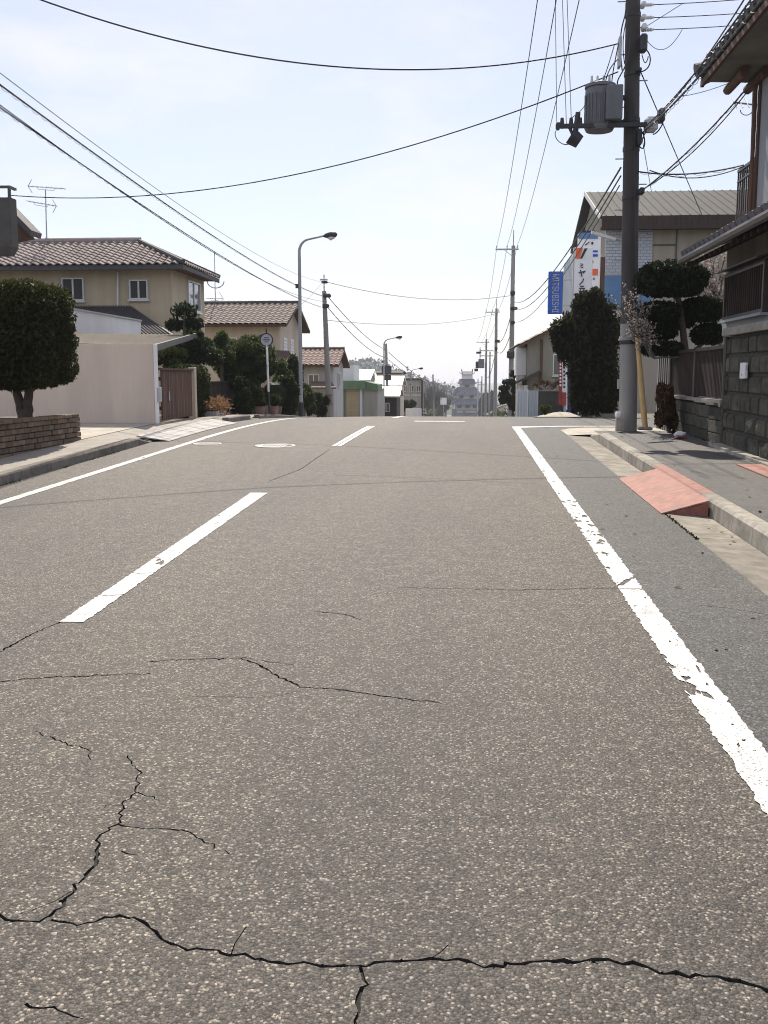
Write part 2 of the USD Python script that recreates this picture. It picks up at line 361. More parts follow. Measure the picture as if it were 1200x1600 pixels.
def chips_in(x0, x1, y0, y1, n, rmax): return [(rp.uniform(x0, x1), rp.uniform(y0, y1), rmax*rp.uniform(.2, 1)**2) for _ in range(n)]
wide_cr = unary_union([cracks[12].buffer(.004)])
e_line = worn(Polygon([(1.005, -2), (1.16, -2), (1.165, 20.1), (1.015, 20.5)]), rp, .006,
              chips_in(1.0, 1.17, 2.5, 6.5, 45, .03)+chips_in(1.0, 1.17, 6.9, 10.5, 60, .06)+chips_in(1.0, 1.17, 10.5, 19, 60, .05)+[(1.05, 4.55, .05), (1.03, 4.42, .06), (1.09, 4.3, .04), (1.05, 7.8, .09), (1.08, 8.2, .07), (1.02, 8.9, .08)])
e_line = e_line.difference(crack_poly([(962, 917), (985, 905), (1003, 900)], .03, .02, rp)).difference(crack_poly([(968, 921), (1008, 921)], .015, .015, rp))
part(road, 'edge_line', sheet(e_line, zc, .004, 0.5), M['paint'], label='broad white edge line on the right with chipped patches')
corner = worn(Polygon([(1.03, 20.35), (1.17, 20.2), (2.0, 20.6), (3.2, 20.75), (3.2, 20.95), (2.0, 20.85), (1.02, 20.55)]), rp, .006, chips_in(2.4, 3.2, 20.6, 20.9, 14, .06))
part(road, 'side_line', sheet(corner, zc, .005, 0.5), M['paint'], label='white line turning off into the side street')
d1 = worn(Polygon([(-2.25, 5.3), (-2.11, 5.3), (-2.09, 10.5), (-2.27, 10.5)]), rp, .005, chips_in(-2.25, -2.1, 6.5, 9, 20, .03)+[(-2.16, 6.9, .05), (-2.2, 7.0, .04), (-2.17, 8.6, .05)])
for yy in (5.92, 6.55, 7.35): d1 = d1.difference(crack_poly([], .01, .01, rp) if False else LineString([(-2.3, yy+.03), (-2.19, yy-.02), (-2.05, yy+.05)]).buffer(.006))
part(road, 'centre_dash', sheet(d1, zc, .004, 0.5), M['paint'], label='long white centre dash nearest the camera')
d2 = worn(Polygon([(-2.10, 15.9), (-1.95, 15.9), (-1.80, 20.6), (-1.96, 20.6)]), rp, .006, chips_in(-2.05, -1.9, 16, 20.5, 10, .04))
d2 = d2.difference(LineString([(-2.03, 15.7), (-1.87, 20.9)]).buffer(.011))
part(road, 'centre_dash', sheet(d2, zc, .004, 0.5), M['paint'], label='second centre dash worn through along its middle')
d3 = worn(Polygon([(-1.82, 25.4), (-1.66, 25.4), (-1.5, 30.5), (-1.66, 30.5)]), rp, .006)
part(road, 'centre_dash', sheet(d3, zc, .004, 0.5), M['paint'], label='far centre dash on the crest')
for a in (37, 48): part(road, 'centre_dash', sheet(sbox(-1.7, a, -1.55, a+5), zc, .004, 1.0), M['paint'])
lw = [(-4.80, -2), (-4.80, 9.9), (-4.74, 14), (-4.69, 18), (-4.6, 22), (-4.5, 27), (-4.4, 33), (-4.4, 120)]
l_line = worn(LineString(lw).buffer(.068, cap_style='flat'), rp, .005, chips_in(-4.9, -4.6, 6, 22, 40, .05), step=.03)
part(road, 'edge_line', sheet(l_line, zc, .004, 0.5), M['paint_worn'], label='narrow white edge line along the left kerb')
part(road, 'transverse_mark', sheet(worn(sbox(-1.1, 22.6, .05, 22.95), rp, .02), zc, .004, .5), M['paint_worn'], label='short pale mark across the lane at the crest')
def cover(px, py, r, lab):
    x, y = gp(px, py)
    y = min(y, 21); z = float(zc(x, y)); t = thing('manhole_cover', lab, 'manhole cover', (x, y, z))
    part(t, 'rim', extr(Point(0, 0).buffer(r, 32).difference(Point(0, 0).buffer(r*.88, 32)), (x, y, z-.01), (1, 0, S0*0), (0, 1, S0), .016), M['cover'])
    lid = [extr(Point(0, 0).buffer(r*.86, 32), (x, y, z-.01), (1, 0, 0), (0, 1, S0), .013)]
    for i in range(-4, 5):
        for j in range(-4, 5):
            if i*i+j*j < 15: lid.append(extr(sbox(i*r*.19-.02, j*r*.19-.012, i*r*.19+.02, j*r*.19+.012), (x, y, z+.003), (1, 0, 0), (0, 1, S0), .004))
    part(t, 'lid', cat_(lid), M['cover'])
cover(430, 695, .33, 'round iron manhole cover left of the centre dashes')
cover(324, 690, .24, 'small iron cover beside the left edge line')

# ---------------------------------------------------------------- gutter, kerbs, pavements, side street
gut = thing('gutter', 'concrete gutter slabs along the right kerb', 'gutter', kind='structure')
yb = [-4, -2, 0, 2.05, 4.1, 6.2, 8.15, 10.2, 12.2, 14.2, 16.2, 18.2]
for a, b in zip(yb[:-1], yb[1:]):
    a_, b_ = a+.005, b-.005
    pts = [(x, y, float(zr(y))+dz) for y in (a_, b_) for x, dz in ((XG+.004, -.2), (XG+.004, -.004), (XG+.012, .004), (XK-.001, -.02), (XK-.001, -.2))]
    part(gut, 'gutter_slab', T(*hull(pts)), M['gutter'])
kerb = thing('right_kerb', 'pale concrete kerb along the right pavement', 'kerb', kind='structure')
yk = np.arange(-4, 18.2, .6)
for a in yk:
    h = .14
    b = a+.6
    pts = []
    for y in (a+.004, b-.004):
        t = float(zr(y))
        hh = h if y < 17.0 else max(.02, h-(y-17.0)*.1)
        for x, dz in ((XK, -.15), (XK+.012, hh-.025), (XK+.035, hh), (XKB-.01, hh), (XKB, hh-.008), (XKB, -.15)): pts.append((x, y, t+dz))
    part(kerb, 'kerb_stone', T(*hull(pts)), M['pink'] if 9.6 < a+.3 < 11.95 else M['conc'], label='pink painted kerb stone at the ramp' if 9.6 < a+.3 < 11.95 else None)
XW = 3.78
walk = solo('right_pavement', cat_([sheet(sbox(XKB+.002, -4, XW+.1, 17), lambda x, y: zr(y)+.135), sheet(sbox(XKB+.002, 17, XW+.1, 19.0), lambda x, y: zr(y)+np.maximum(.135-(y-17)*.095, .03), 0, .2)]), M['walk_asphalt'], 'grey asphalt pavement between kerb and stone wall', kind='structure')
# flush concrete corner between the gutter end and the side street
cor = Polygon([(1.902, 18.2), (2.472, 18.2), (2.472, 19.0), (4.6, 19.0), (4.6, 20.25), (3.4, 20.3), (2.5, 20.15), (2.1, 19.9), (1.902, 19.5)])
solo('corner_apron', sheet(cor, lambda x, y: zr(y)+.024*np.clip((x-2.0)/.4, 0, 1)*np.clip((20.3-y)/.5, 0, 1), .006, .2), M['apron'], 'pale worn concrete where the pavement corner drops to the side street', kind='structure')
solo('side_street', cat_([sheet(sbox(XG+.001, 19.3, 3.0, 26.6), lambda x, y: zr(y), -.004, .5), sheet(sbox(3.0, 18.95, 45, 26.6), lambda x, y: zr(y), -.004, .5)]), M['shoulder'], 'grey side street leaving to the right behind the pole', kind='structure')
# pink ramp over the gutter
ry0, ry1 = 9.35, 11.9
rt = thing('kerb_ramp', 'pink painted steel ramp laid over the gutter against the kerb', 'kerb ramp', (2.1, 10.6, float(zr(10.6))))
top = [(x, y, float(zr(y))+dz) for y in (ry0, ry1) for x, dz in ((1.86, .010), (1.90, .022), (2.3-.002, .135))]
a = np.array(top)
part(rt, 'ramp_plate', T(*hull(np.vstack([a, a-[0, 0, .012]]))), M['pink'])
for yy in (ry0, ry1-.012):
    part(rt, 'end_plate', T(*hull([(x, yy+d, float(zr(yy))+dz) for d in (.004, .012) for x, dz in ((1.92, .0), (1.92, .010), (2.29, .115), (2.29, -.015))])), M['red_side'], label='rust red end plate of the ramp')
solo('entrance_step', T(*hull([(x, y, float(zr(y))+dz) for y in (9.0, 12.3) for x in (3.32, 3.62) for dz in (.11, .153)])), M['pink'], 'pink painted ramp strip on the pavement beside the stone wall at the frame edge', 'ramp')

# left kerb, pavement
lk = thing('left_kerb', 'concrete kerb along the left pavement, coloured darker for its shaded road side', 'kerb', kind='structure')
def lstone(a, b, h0, h1):
    pts = []
    for y, h in ((a+.004, h0), (b-.004, h1)):
        t = float(zc(XL, y))
        for x, dz in ((XL, -.15), (XL-.012, h-.02), (XL-.03, h), (XL-.17, h), (XL-.17, -.15)): pts.append((x, y, t+dz))
    part(lk, 'kerb_stone', T(*hull(pts)), M['kerb_shade'])
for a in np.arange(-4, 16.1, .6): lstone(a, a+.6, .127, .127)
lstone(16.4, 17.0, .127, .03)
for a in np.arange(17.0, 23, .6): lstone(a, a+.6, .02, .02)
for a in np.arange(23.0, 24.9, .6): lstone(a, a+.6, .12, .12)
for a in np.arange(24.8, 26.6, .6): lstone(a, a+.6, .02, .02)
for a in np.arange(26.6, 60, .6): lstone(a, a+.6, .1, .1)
def zlw(x, y):
    y = np.asarray(y, float); x = np.asarray(x, float)
    up = np.interp(y, [16.4, 17.2, 22.8, 23.2, 24.7, 25, 26.4, 26.8], [.123, .03, .03, .118, .118, .03, .03, .098])
    k = np.clip((-x-5.62)/.7, 0, 1)
    full = np.interp(y, [16, 27], [.127, .10])
    return zc(-5.45, y)+up*(1-k)+full*k
solo('left_pavement', cat_([sheet(sbox(-6.32, -4, XL-.172, 60), zlw, 0, .4), ]), M['left_walk'], 'beige concrete pavement on the left below the planter and fences', kind='structure')
ap = thing('driveway_plates', 'pale ridged plates bridging the left kerb at the driveway', 'driveway ramp', (-5.5, 19.5, float(zc(-5.5, 19.5))))
M['plate'] = mat('ramp_concrete', (0.40, 0.385, 0.36), .8, .25, 5, .003, 60, dirt=(.27, .255, .23))
for i, a in enumerate(np.arange(17.2, 22.4, .9)):
    pts = [(x, y, float(zc(x, y))+dz) for y in (a, a+.87) for x, dz in ((-5.16, .004), (-5.16, .012), (-5.75, .11), (-5.75, .08))]
    part(ap, 'plate', T(*hull(pts)), M['plate'])
    for k in range(3):
        x = -5.28-k*.17; z = (.012+(-5.16-x)/.59*.098)
        pts = [(xx, y, float(zc(xx, y))+z+dz+(-(xx-x))*.166) for y in (a+.03, a+.84) for xx in (x-.02, x+.02) for dz in (-.003, .005)]
        part(ap, 'rib', T(*hull(pts)), M['plate'])

# ---------------------------------------------------------------- terrain
def zg(x, y):
    x = np.asarray(x, float)
    side = np.where(x < -1, zc(-5.45, y)+.09, zr(y)+.11)
    return side-.03
gx = np.array([-2500, -900, -300, -120, -60, -30, -15, -9, -6.33]); gx2 = np.array([XW, 6, 12, 25, 50, 120, 300, 900, 2500])
gy = np.concatenate([np.arange(-40, 60, 1.0), np.arange(60, 300, 10), [300, 450, 700, 1200, 2500, 4500]])
def grid(xs, ys, zf):
    X, Y = np.meshgrid(xs, ys); v = np.column_stack([X.ravel(), Y.ravel(), zf(X.ravel(), Y.ravel())]); n = len(xs); f = []
    for j in range(len(ys)-1):
        for i in range(n-1):
            q = j*n+i; f += [[q, q+1, q+n+1], [q, q+n+1, q+n]]
    return T(v, f)
def zg_r(x, y): return zr(y)+np.where((y > 18.5) & (y < 27.5), -.06, .10)
solo('ground', cat_([grid(gx, gy, lambda x, y: zlw(x, y)-.012), grid(gx2, gy, zg_r), grid(np.array([-6.33, XW+.001]), gy, lambda x, y: zr(y)-.32), grid(np.array([XG+.02, XW+.001]), gy[gy > 26], lambda x, y: zr(y)+.005)]), M['ground'], 'brown bare ground of the plots beside the road', kind='structure')
# ---------------------------------------------------------------- more materials
M['tile_a'] = mat('pale_roof_tile', (0.235, 0.19, 0.175), 0.85, 0.2, 6, 0.0, rand=0.22, dirt=(0.2, 0.17, 0.16))
M['tile_dark'] = mat('dark_roof_tile', (0.06, 0.054, 0.056), 0.65, 0.25, 8, rand=.15)
M['tile_brown'] = mat('brown_roof_tile', (0.155, 0.12, 0.10), 0.8, 0.25, 5, rand=.2, dirt=(.13, .1, .085))
M['tile_red'] = mat('reddish_roof_tile', (0.19, 0.125, 0.105), 0.8, 0.25, 5, rand=.2)
M['roof_grey'] = mat('grey_roof_sheet', (0.055, 0.05, 0.047), 0.85, 0.2, 3, dirt=(.04, .036, .033), streak=True)
M['roof_shiny'] = mat('pale_metal_roof', (0.62, 0.61, 0.59), 0.28, 0.1, 2, metal=.35, spec=.6)
M['wall_cream'] = mat('cream_stucco', (0.46, 0.39, 0.27), 0.9, 0.12, 2, .003, 60, dirt=(.35, .29, .20), streak=True)
M['wall_beige'] = mat('beige_stucco', (0.50, 0.42, 0.32), 0.9, 0.12, 2, .003, 60, dirt=(.38, .32, .25), streak=True)
M['wall_grey'] = mat('grey_stucco', (0.42, 0.41, 0.39), 0.9, 0.12, 2, .003, 60, dirt=(.32, .31, .29), streak=True)
M['wall_white'] = mat('white_plaster', (0.70, 0.69, 0.67), 0.85, 0.06, 2, .002, 60, dirt=(.58, .57, .55), streak=True)
M['block_white'] = mat('painted_block_wall', (0.58, 0.485, 0.40), 0.88, 0.10, 1.2, .002, 50, dirt=(.40, .335, .275), streak=True)
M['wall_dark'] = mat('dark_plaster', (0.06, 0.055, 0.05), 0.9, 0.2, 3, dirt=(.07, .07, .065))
M['sand_wall'] = mat('old_sand_wall', (0.30, 0.285, 0.24), 0.92, 0.14, 3, .003, 60, dirt=(.22, .21, .175), streak=True)
M['old_house_wall'] = mat('old_house_wall', (0.19, 0.178, 0.15), 0.92, 0.18, 3, .003, 60, dirt=(.13, .12, .10), streak=True)
M['store_wall'] = mat('store_wall', (0.34, 0.30, 0.24), 0.9, 0.12, 2, .003, 60, dirt=(.25, .22, .175), streak=True)
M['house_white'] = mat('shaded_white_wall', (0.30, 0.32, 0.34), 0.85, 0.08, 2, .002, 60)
M['wood_dark'] = mat('dark_timber', (0.035, 0.022, 0.017), 0.85, 0.35, 14, .002, 50, streak=True, rand=.25)
M['wood_brown'] = mat('brown_timber', (0.10, 0.055, 0.037), 0.85, 0.3, 14, .002, 50, streak=True, rand=.25)
M['frame'] = mat('aluminium_frame', (0.55, 0.55, 0.54), 0.4, 0.05, 5, metal=.5)
M['frame_dark'] = mat('bronze_frame', (0.06, 0.05, 0.045), 0.45, 0.1, 5, metal=.3)
M['glass'] = usdkit.material(stage, '/World/Looks/window_glass', {'f': ('fresnel', {'IOR': 1.55}), 'gl': ('glossy_bsdf', {'roughness': .03, 'color': (.9, .92, .95)}), 'd': ('principled_bsdf', {'base_color': (0.02, 0.022, 0.025), 'roughness': .1}), 'm': ('mix_closure', {})}, [('f.fac', 'm.fac'), ('d.BSDF', 'm.closure1'), ('gl.BSDF', 'm.closure2')], surface='m.closure')
M['pole_conc'] = mat('pole_concrete', (0.26, 0.25, 0.235), 0.85, 0.15, 3, .002, 60, dirt=(.18, .17, .155), streak=True)
M['pole_upper'] = mat('pole_backlit_tone', (0.058, 0.05, 0.046), 0.85, 0.2, 4, .002, 50, dirt=(.038, .034, .031), streak=True)  # upper pole: its backlit darkness is put into the colour
M['steel'] = mat('galvanised_steel', (0.36, 0.37, 0.38), 0.5, 0.12, 8, metal=.4)
M['lamp_paint'] = mat('lamp_post_paint', (0.30, 0.31, 0.32), 0.5, 0.1, 5, dirt=(.22, .21, .2))
M['dark_metal'] = mat('dark_metal', (0.035, 0.036, 0.04), 0.5, 0.2, 8, metal=.2)
M['trafo'] = mat('transformer_paint', (0.13, 0.135, 0.145), 0.55, 0.12, 4, dirt=(.09, .09, .09))
M['trafo_box'] = mat('switch_box_paint', (0.40, 0.41, 0.42), 0.5, 0.06, 4)
M['cable'] = mat('black_cable', (0.03, 0.03, 0.032), 0.6, 0.1, 8)
M['porcelain'] = mat('porcelain', (0.55, 0.54, 0.52), 0.3, 0.05, 5)
M['guard'] = mat('tan_guard_tube', (0.50, 0.33, 0.13), 0.55, 0.12, 6, dirt=(.36, .25, .12))
M['bark'] = mat('bark', (0.075, 0.058, 0.045), 0.9, 0.3, 14, .006, 60)
M['bark_grey'] = mat('grey_bark', (0.13, 0.115, 0.10), 0.9, 0.3, 14, .004, 60)
M['lf_topiary'] = leafmat('topiary_leaf', (0.025, 0.03, 0.009), (0.085, 0.09, 0.024), (0.30, 0.24, 0.09), .45)
M['lf_pine'] = leafmat('pine_needle', (0.014, 0.024, 0.010), (0.045, 0.062, 0.022), (0.11, 0.11, 0.04), .3)
M['lf_juniper'] = leafmat('juniper_spray', (0.022, 0.026, 0.011), (0.075, 0.068, 0.027), (0.21, 0.14, 0.06), .42)
M['lf_green'] = leafmat('broad_leaf', (0.04, 0.06, 0.016), (0.13, 0.16, 0.05), (0.28, 0.26, 0.10), .5)
M['lf_hedge'] = leafmat('hedge_leaf', (0.026, 0.038, 0.013), (0.075, 0.09, 0.03), (0.2, 0.17, 0.065), .42)
M['lf_dry'] = leafmat('dry_stalk', (0.22, 0.12, 0.06), (0.44, 0.27, 0.15), (0.58, 0.40, 0.25), .3)
M['blossom'] = leafmat('pale_blossom', (0.45, 0.38, 0.34), (0.66, 0.60, 0.55), (0.8, 0.76, 0.72), .3)
M['lf_rust'] = leafmat('rusty_leaf', (0.06, 0.032, 0.014), (0.14, 0.075, 0.03), (0.22, 0.13, 0.06), .25)
M['stone'] = mat('field_stone', (0.066, 0.06, 0.045), 0.95, 0.45, 6, .018, 18, dirt=(.045, .048, .03), rand=.35)
M['mortar'] = mat('old_mortar', (0.075, 0.07, 0.058), 0.95, 0.2, 10)
M['brick'] = mat('tan_brick', (0.145, 0.10, 0.065), 0.9, 0.25, 9, .004, 60, dirt=(.09, .072, .048), rand=.35)
M['white'] = mat('white_enamel', (0.76, 0.76, 0.75), 0.4, 0.03, 3, dirt=(.64, .64, .62))
M['blue'] = mat('sign_blue', (0.012, 0.085, 0.42), 0.4, 0.05, 3)
M['blue_band'] = mat('blue_cladding', (0.10, 0.20, 0.36), 0.7, 0.08, 3)
M['orange'] = mat('sign_orange', (0.72, 0.13, 0.04), 0.45, 0.05, 3)
M['ink'] = mat('sign_ink', (0.02, 0.021, 0.04), 0.5, 0.05, 3)
M['navy'] = mat('dark_blue_panel', (0.012, 0.02, 0.075), 0.6, 0.1, 3)
M['red'] = mat('banner_red', (0.26, 0.045, 0.04), 0.8, 0.08, 5)
M['green'] = mat('green_fascia', (0.10, 0.17, 0.085), 0.65, 0.12, 3)
M['tan'] = mat('tan_shutter', (0.38, 0.31, 0.19), 0.65, 0.1, 3, streak=True)
M['pale_box'] = mat('pale_panel', (0.52, 0.55, 0.56), 0.6, 0.06, 2, streak=True)
M['fence_pale'] = mat('pale_metal_fence', (0.50, 0.57, 0.62), 0.5, 0.06, 3, streak=True)
M['cladding'] = usdkit.material(stage, '/World/Looks/tile_cladding', {'g': ('geometry', {}), 's': ('separate_xyz', {}), 'ad': ('math', {'math_type': 'add'}), 'c': ('combine_xyz', {}),
    'b': ('brick_texture', {'color1': (.42, .45, .50), 'color2': (.37, .40, .45), 'mortar': (.23, .25, .28), 'scale': 1.0, 'brick_width': .21, 'row_height': .105, 'mortar_size': .012, 'mortar_smooth': .2}),
    'bp': ('bump', {'strength': .8, 'distance': .012, 'invert': True}), 'p': ('principled_bsdf', {'roughness': .45})},
    [('g.position', 's.vector'), ('s.x', 'ad.value1'), ('s.y', 'ad.value2'), ('ad.value', 'c.x'), ('s.z', 'c.y'), ('c.vector', 'b.vector'), ('b.color', 'p.base_color'), ('b.fac', 'bp.height'), ('bp.normal', 'p.normal')], surface='p.BSDF')
M['poly'] = usdkit.material(stage, '/World/Looks/carport_sheet', {'t': ('translucent_bsdf', {'color': (1.0, .97, .90)}), 'd': ('diffuse_bsdf', {'color': (.8, .78, .74)}), 'm': ('mix_closure', {'fac': .1})}, [('t.BSDF', 'm.closure1'), ('d.BSDF', 'm.closure2')], surface='m.closure')
M['forest'] = leafmat('wooded_hill', (0.03, 0.045, 0.03), (0.055, 0.072, 0.045), (0.09, 0.095, 0.07), .1)

# ---------------------------------------------------------------- foliage helpers
def leaves(c, size, rng, up=0.0, aspect=1.7, nrm=None, align=0.5):
    """small pointed leaf faces at the centres c"""
    c = np.asarray(c, float); n = len(c)
    a = rng.normal(size=(n, 3))
    if nrm is not None: a = a*(1-align)+nrm*align*1.6
    a /= np.linalg.norm(a, axis=1, keepdims=True)+1e-9
    d = rng.normal(size=(n, 3)); d[:, 2] += up
    d -= a*(d*a).sum(1, keepdims=True); d /= np.linalg.norm(d, axis=1, keepdims=True)+1e-9
    w = np.cross(a, d); s = size*rng.uniform(.6, 1.4, (n, 1))
    v = np.stack([c-d*s*aspect*.5, c+w*s*.42+a*s*.08, c+d*s*aspect*.5, c-w*s*.42+a*s*.08], 1).reshape(-1, 3)
    i = np.arange(n)[:, None]*4
    return T(v, np.vstack([i+[0, 1, 2], i+[0, 2, 3]]))
def shell(n, rad, rng, power=2.0, thick=.28, rough=.12, seed=0, freq=2.0, flat_bottom=None):
    """points near the surface of a lumpy super-ellipsoid (radii rad), with outward directions"""
    d = rng.normal(size=(n, 3)); d /= np.linalg.norm(d, axis=1, keepdims=True)
    k = (np.abs(d)**power).sum(1)**(-1/power)
    lump = 1+rough*2*(meshkit.fbm(d*freq+11.3+seed, 3, seed)-.5)
    dep = 1-thick*rng.uniform(0, 1, n)**1.6
    p = d*(k*lump*dep)[:, None]*np.asarray(rad)
    if flat_bottom is not None: p[:, 2] = np.maximum(p[:, 2], -flat_bottom*np.asarray(rad)[2]*rng.uniform(.8, 1.1, n))
    nn = d/np.asarray(rad); nn /= np.linalg.norm(nn, axis=1, keepdims=True)
    return p, nn
def core(c, rad, rng, power=2.0, k=.72):
    m = trimesh.creation.icosphere(2); d = np.asarray(m.vertices)
    s = (np.abs(d)**power).sum(1)**(-1/power)
    return T(np.asarray(c)+d*s[:, None]*np.asarray(rad)*k*(.9+.2*rng.random((len(d), 1))), m.faces)
def limb(p, q, r0, r1, rng, wig=.06, n=7, sides=7):
    t = np.linspace(0, 1, n)[:, None]; w = np.asarray(p, float)+(np.asarray(q, float)-np.asarray(p, float))*t
    L = np.linalg.norm(np.asarray(q)-np.asarray(p)); w[1:-1] += rng.normal(0, wig*L/3, (n-2, 3))
    return tube(w, np.linspace(r0, r1, n), sides)

# ---------------------------------------------------------------- house helpers
def wave_roof(pts, nwave, amp, thick=.06):
    """roof plane (a, b, c, d): a-b the eave, d-c the ridge; rounded tile columns run from eave to ridge"""
    a, b, c, d = [np.asarray(p, float) for p in pts]
    n = np.cross(b-a, d-a); n /= np.linalg.norm(n)
    u = np.linspace(0, 1, nwave*6+1); h = amp*np.abs(np.sin(np.pi*u*nwave))
    rows = max(2, int(np.linalg.norm(d-a)/.30)); vs = []; 
    for r in range(rows):
        for t, lift in ((r/rows, .028), ((r+1)/rows, 0)):
            lo, hi = a+(d-a)*t, b+(c-b)*t
            vs.append(lo+(hi-lo)*u[:, None]+n*(h+lift)[:, None])
    V = np.vstack(vs); m = len(u); f = []
    for k in range(len(vs)-1):
        for i in range(m-1):
            q = k*m+i; f += [[q, q+1, q+m+1], [q, q+m+1, q+m]]
    top = T(V, f)
    return top
def window(par, O, U, w, h, N, cols=2, frame='frame', pane='glass', depth=.07, sill=True):
    """window standing proud of a wall: O its lower corner on the wall, U along the wall, N outward"""
    O, U, N = np.asarray(O, float), np.asarray(U, float), np.asarray(N, float); Z = np.array([0, 0, 1.0])
    fw = .05
    def bar(u0, u1, z0, z1, n0, n1): return T(*hull([O+U*u+Z*z+N*n for u in (u0, u1) for z in (z0, z1) for n in (n0, n1)]))
    bars = [bar(0, w, 0, fw, -.02, depth), bar(0, w, h-fw, h, -.02, depth), bar(0, fw, fw, h-fw, -.02, depth), bar(w-fw, w, fw, h-fw, -.02, depth)]
    for k in range(1, cols): bars.append(bar(w*k/cols-.03, w*k/cols+.03, fw, h-fw, -.02, depth*.8))
    f = part(par, 'window', cat_(bars), M[frame])
    for k in range(cols): part(f, 'pane', bar(w*k/cols+.031, w*(k+1)/cols-.031, fw+.002, h-fw-.002, .003, .022), M[pane])
    if sill: part(f, 'sill', bar(-.05, w+.05, -.07, -.003, -.02, depth+.05), M[frame])
    return f
def shutter(par, O, U, w, h, N, m, name='shutter', n=10, label=None):
    O, U, N = np.asarray(O, float), np.asarray(U, float), np.asarray(N, float); Z = np.array([0, 0, 1.0])
    out = []
    for k in range(n): out.append(T(*hull([O+U*u+Z*(h*(k+z))/n+N*q for u in (0, w) for z, q in ((.03, -.01), (.97, -.01), (.08, .03), (.92, .022), (.03, .018))])))
    return part(par, name, cat_(out), M[m], label=label)
def gable_house(name, label, x0, x1, y0, y1, zb, ze, rise, axis, wall, roof, over=.6, nw=None, group=None, cat='house', verge=.5, tiles=True):
    """walls x0..x1, y0..y1 from zb to the eave ze; ridge along axis; roof of two tiled slopes"""
    t = thing(name, label, cat, ((x0+x1)/2, (y0+y1)/2, zb), group)
    if axis == 'x':
        pf = [(y0, zb), (y1, zb), (y1, ze), ((y0+y1)/2, ze+rise), (y0, ze)]
        m = T(*hull([(x, a, b) for x in (x0, x1) for a, b in pf]))
    else:
        pf = [(x0, zb), (x1, zb), (x1, ze), ((x0+x1)/2, ze+rise), (x0, ze)]
        m = T(*hull([(a, y, b) for y in (y0, y1) for a, b in pf]))
    part(t, 'wall', m, M[wall])
    if axis == 'x':
        ym, h = (y0+y1)/2, (y1-y0)/2; sl = rise/h
        e = lambda x, s: (x, ym+s*(h+over), ze-over*sl+.05); rg = lambda x: (x, ym, ze+rise+.05)
        A = [e(x0-verge, -1), e(x1+verge, -1), rg(x1+verge), rg(x0-verge)]
        B = [e(x1+verge, 1), e(x0-verge, 1), rg(x0-verge), rg(x1+verge)]
        L = x1-x0+2*verge
    else:
        xm, h = (x0+x1)/2, (x1-x0)/2; sl = rise/h
        e = lambda y, s: (xm+s*(h+over), y, ze-over*sl+.05); rg = lambda y: (xm, y, ze+rise+.05)
        A = [e(y0-verge, 1), e(y1+verge, 1), rg(y1+verge), rg(y0-verge)]
        B = [e(y1+verge, -1), e(y0-verge, -1), rg(y0-verge), rg(y1+verge)]
        L = y1-y0+2*verge
    r = None
    for P in (A, B):
        n = np.cross(np.subtract(P[1], P[0]), np.subtract(P[3], P[0])); n = n/np.linalg.norm(n)
        s = slab(P, .12); q = part(t, 'roof', s, M['wood_brown' if tiles else roof])
        if tiles: part(q, 'tile_courses', wave_roof(np.asarray(P)+n*.012, int(L/(nw or .3)), .05), M[roof], smooth=40)
        r = r or q
    rp0, rp1 = np.array(A[2]), np.array(A[3])
    if tiles:
        part(r, 'ridge', tube([rp0+[0, 0, .06], rp1+[0, 0, .06]], .13, 8), M['tile_dark'])
    return t

# ================================================================ RIGHT SIDE
# stone garden wall: each stone its own piece
rs = np.random.default_rng(5)
zt_wall = 2.20
sw = thing('stone_wall', 'dark mossy stone block wall under the right house', 'wall', (4.1, 11.5, float(zr(11.5))+.14))
part(sw, 'backing', T(*hull([(x, y, z) for x in (XW+.035, 4.28) for y, zb in ((6.0, .2), (14.80, .45)) for z in (zb, zt_wall-.12)])), M['mortar'])
nr = 6
for j in range(nr):
    y = 6.0-(.22 if j % 2 else 0)
    while y < 14.75:
        w = rs.uniform(.36, .62); b = min(y+w, 14.79)
        if b-y > .1 and b > 6.05:
            a = max(y, 6.01)
            zb0 = float(zr((a+b)/2))+.13; hh = (zt_wall-.13-zb0)/nr
            z0, z1 = zb0+j*hh, zb0+(j+1)*hh
            g = .009; pr = rs.uniform(.0, .035)
            pts = []
            for yy in (a+g, b-g):
                for zz in (z0+g, z1-g):
                    pts.append((XW+.05, yy, zz)); pts.append((XW-.004-pr*.3, yy+(.03 if yy < (a+b)/2 else -.03), zz+(.03 if zz < (z0+z1)/2 else -.03)))
            for _ in range(4): pts.append((XW-.015-pr*rs.uniform(.6, 1.2), rs.uniform(a+.08, b-.08) if b-a > .2 else (a+b)/2, rs.uniform(z0+.07, z1-.07)))
            part(sw, 'stone', T(*hull(pts)), M['stone'])
        y += w
part(sw, 'coping', T(*hull([(x, y, z) for y in (6, 14.84) for x, z in ((XW-.06, zt_wall-.02), (XW-.06, zt_wall-.11), (XW-.045, zt_wall), (4.3, zt_wall), (4.3, zt_wall-.11))])), M['conc'])
part(sw, 'end_stone', T(*hull([(x, y, z) for x in (XW-.01, 4.27) for y in (14.80, 14.9) for z in (.5, zt_wall-.12)])), M['stone'])
part(sw, 'footing', T(*hull([(x, y, float(zr(y))+dz) for y in (6, 14.9) for x in (XW-.17, XW+.03) for dz in (.0, .175)])), M['conc'])
mb = thing('mailbox', 'small grey metal intercom plate on the stone wall', 'intercom', tuple(onX(1163, 582, XW-.07)))
c = onX(1163, 574, XW-.045)
part(mb, 'upper_plate', bbox(c-[.02, .115, .045], c+[.02, .115, .03], .008), M['frame'])
part(mb, 'lower_plate', bbox(c-[.026, .11, .15], c+[.02, .12, .062], .008), M['white'])
part(mb, 'button', cyl(c-[.028, 0, .1], c-[.02, 0, .1], .014, sides=10), M['dark_metal'])
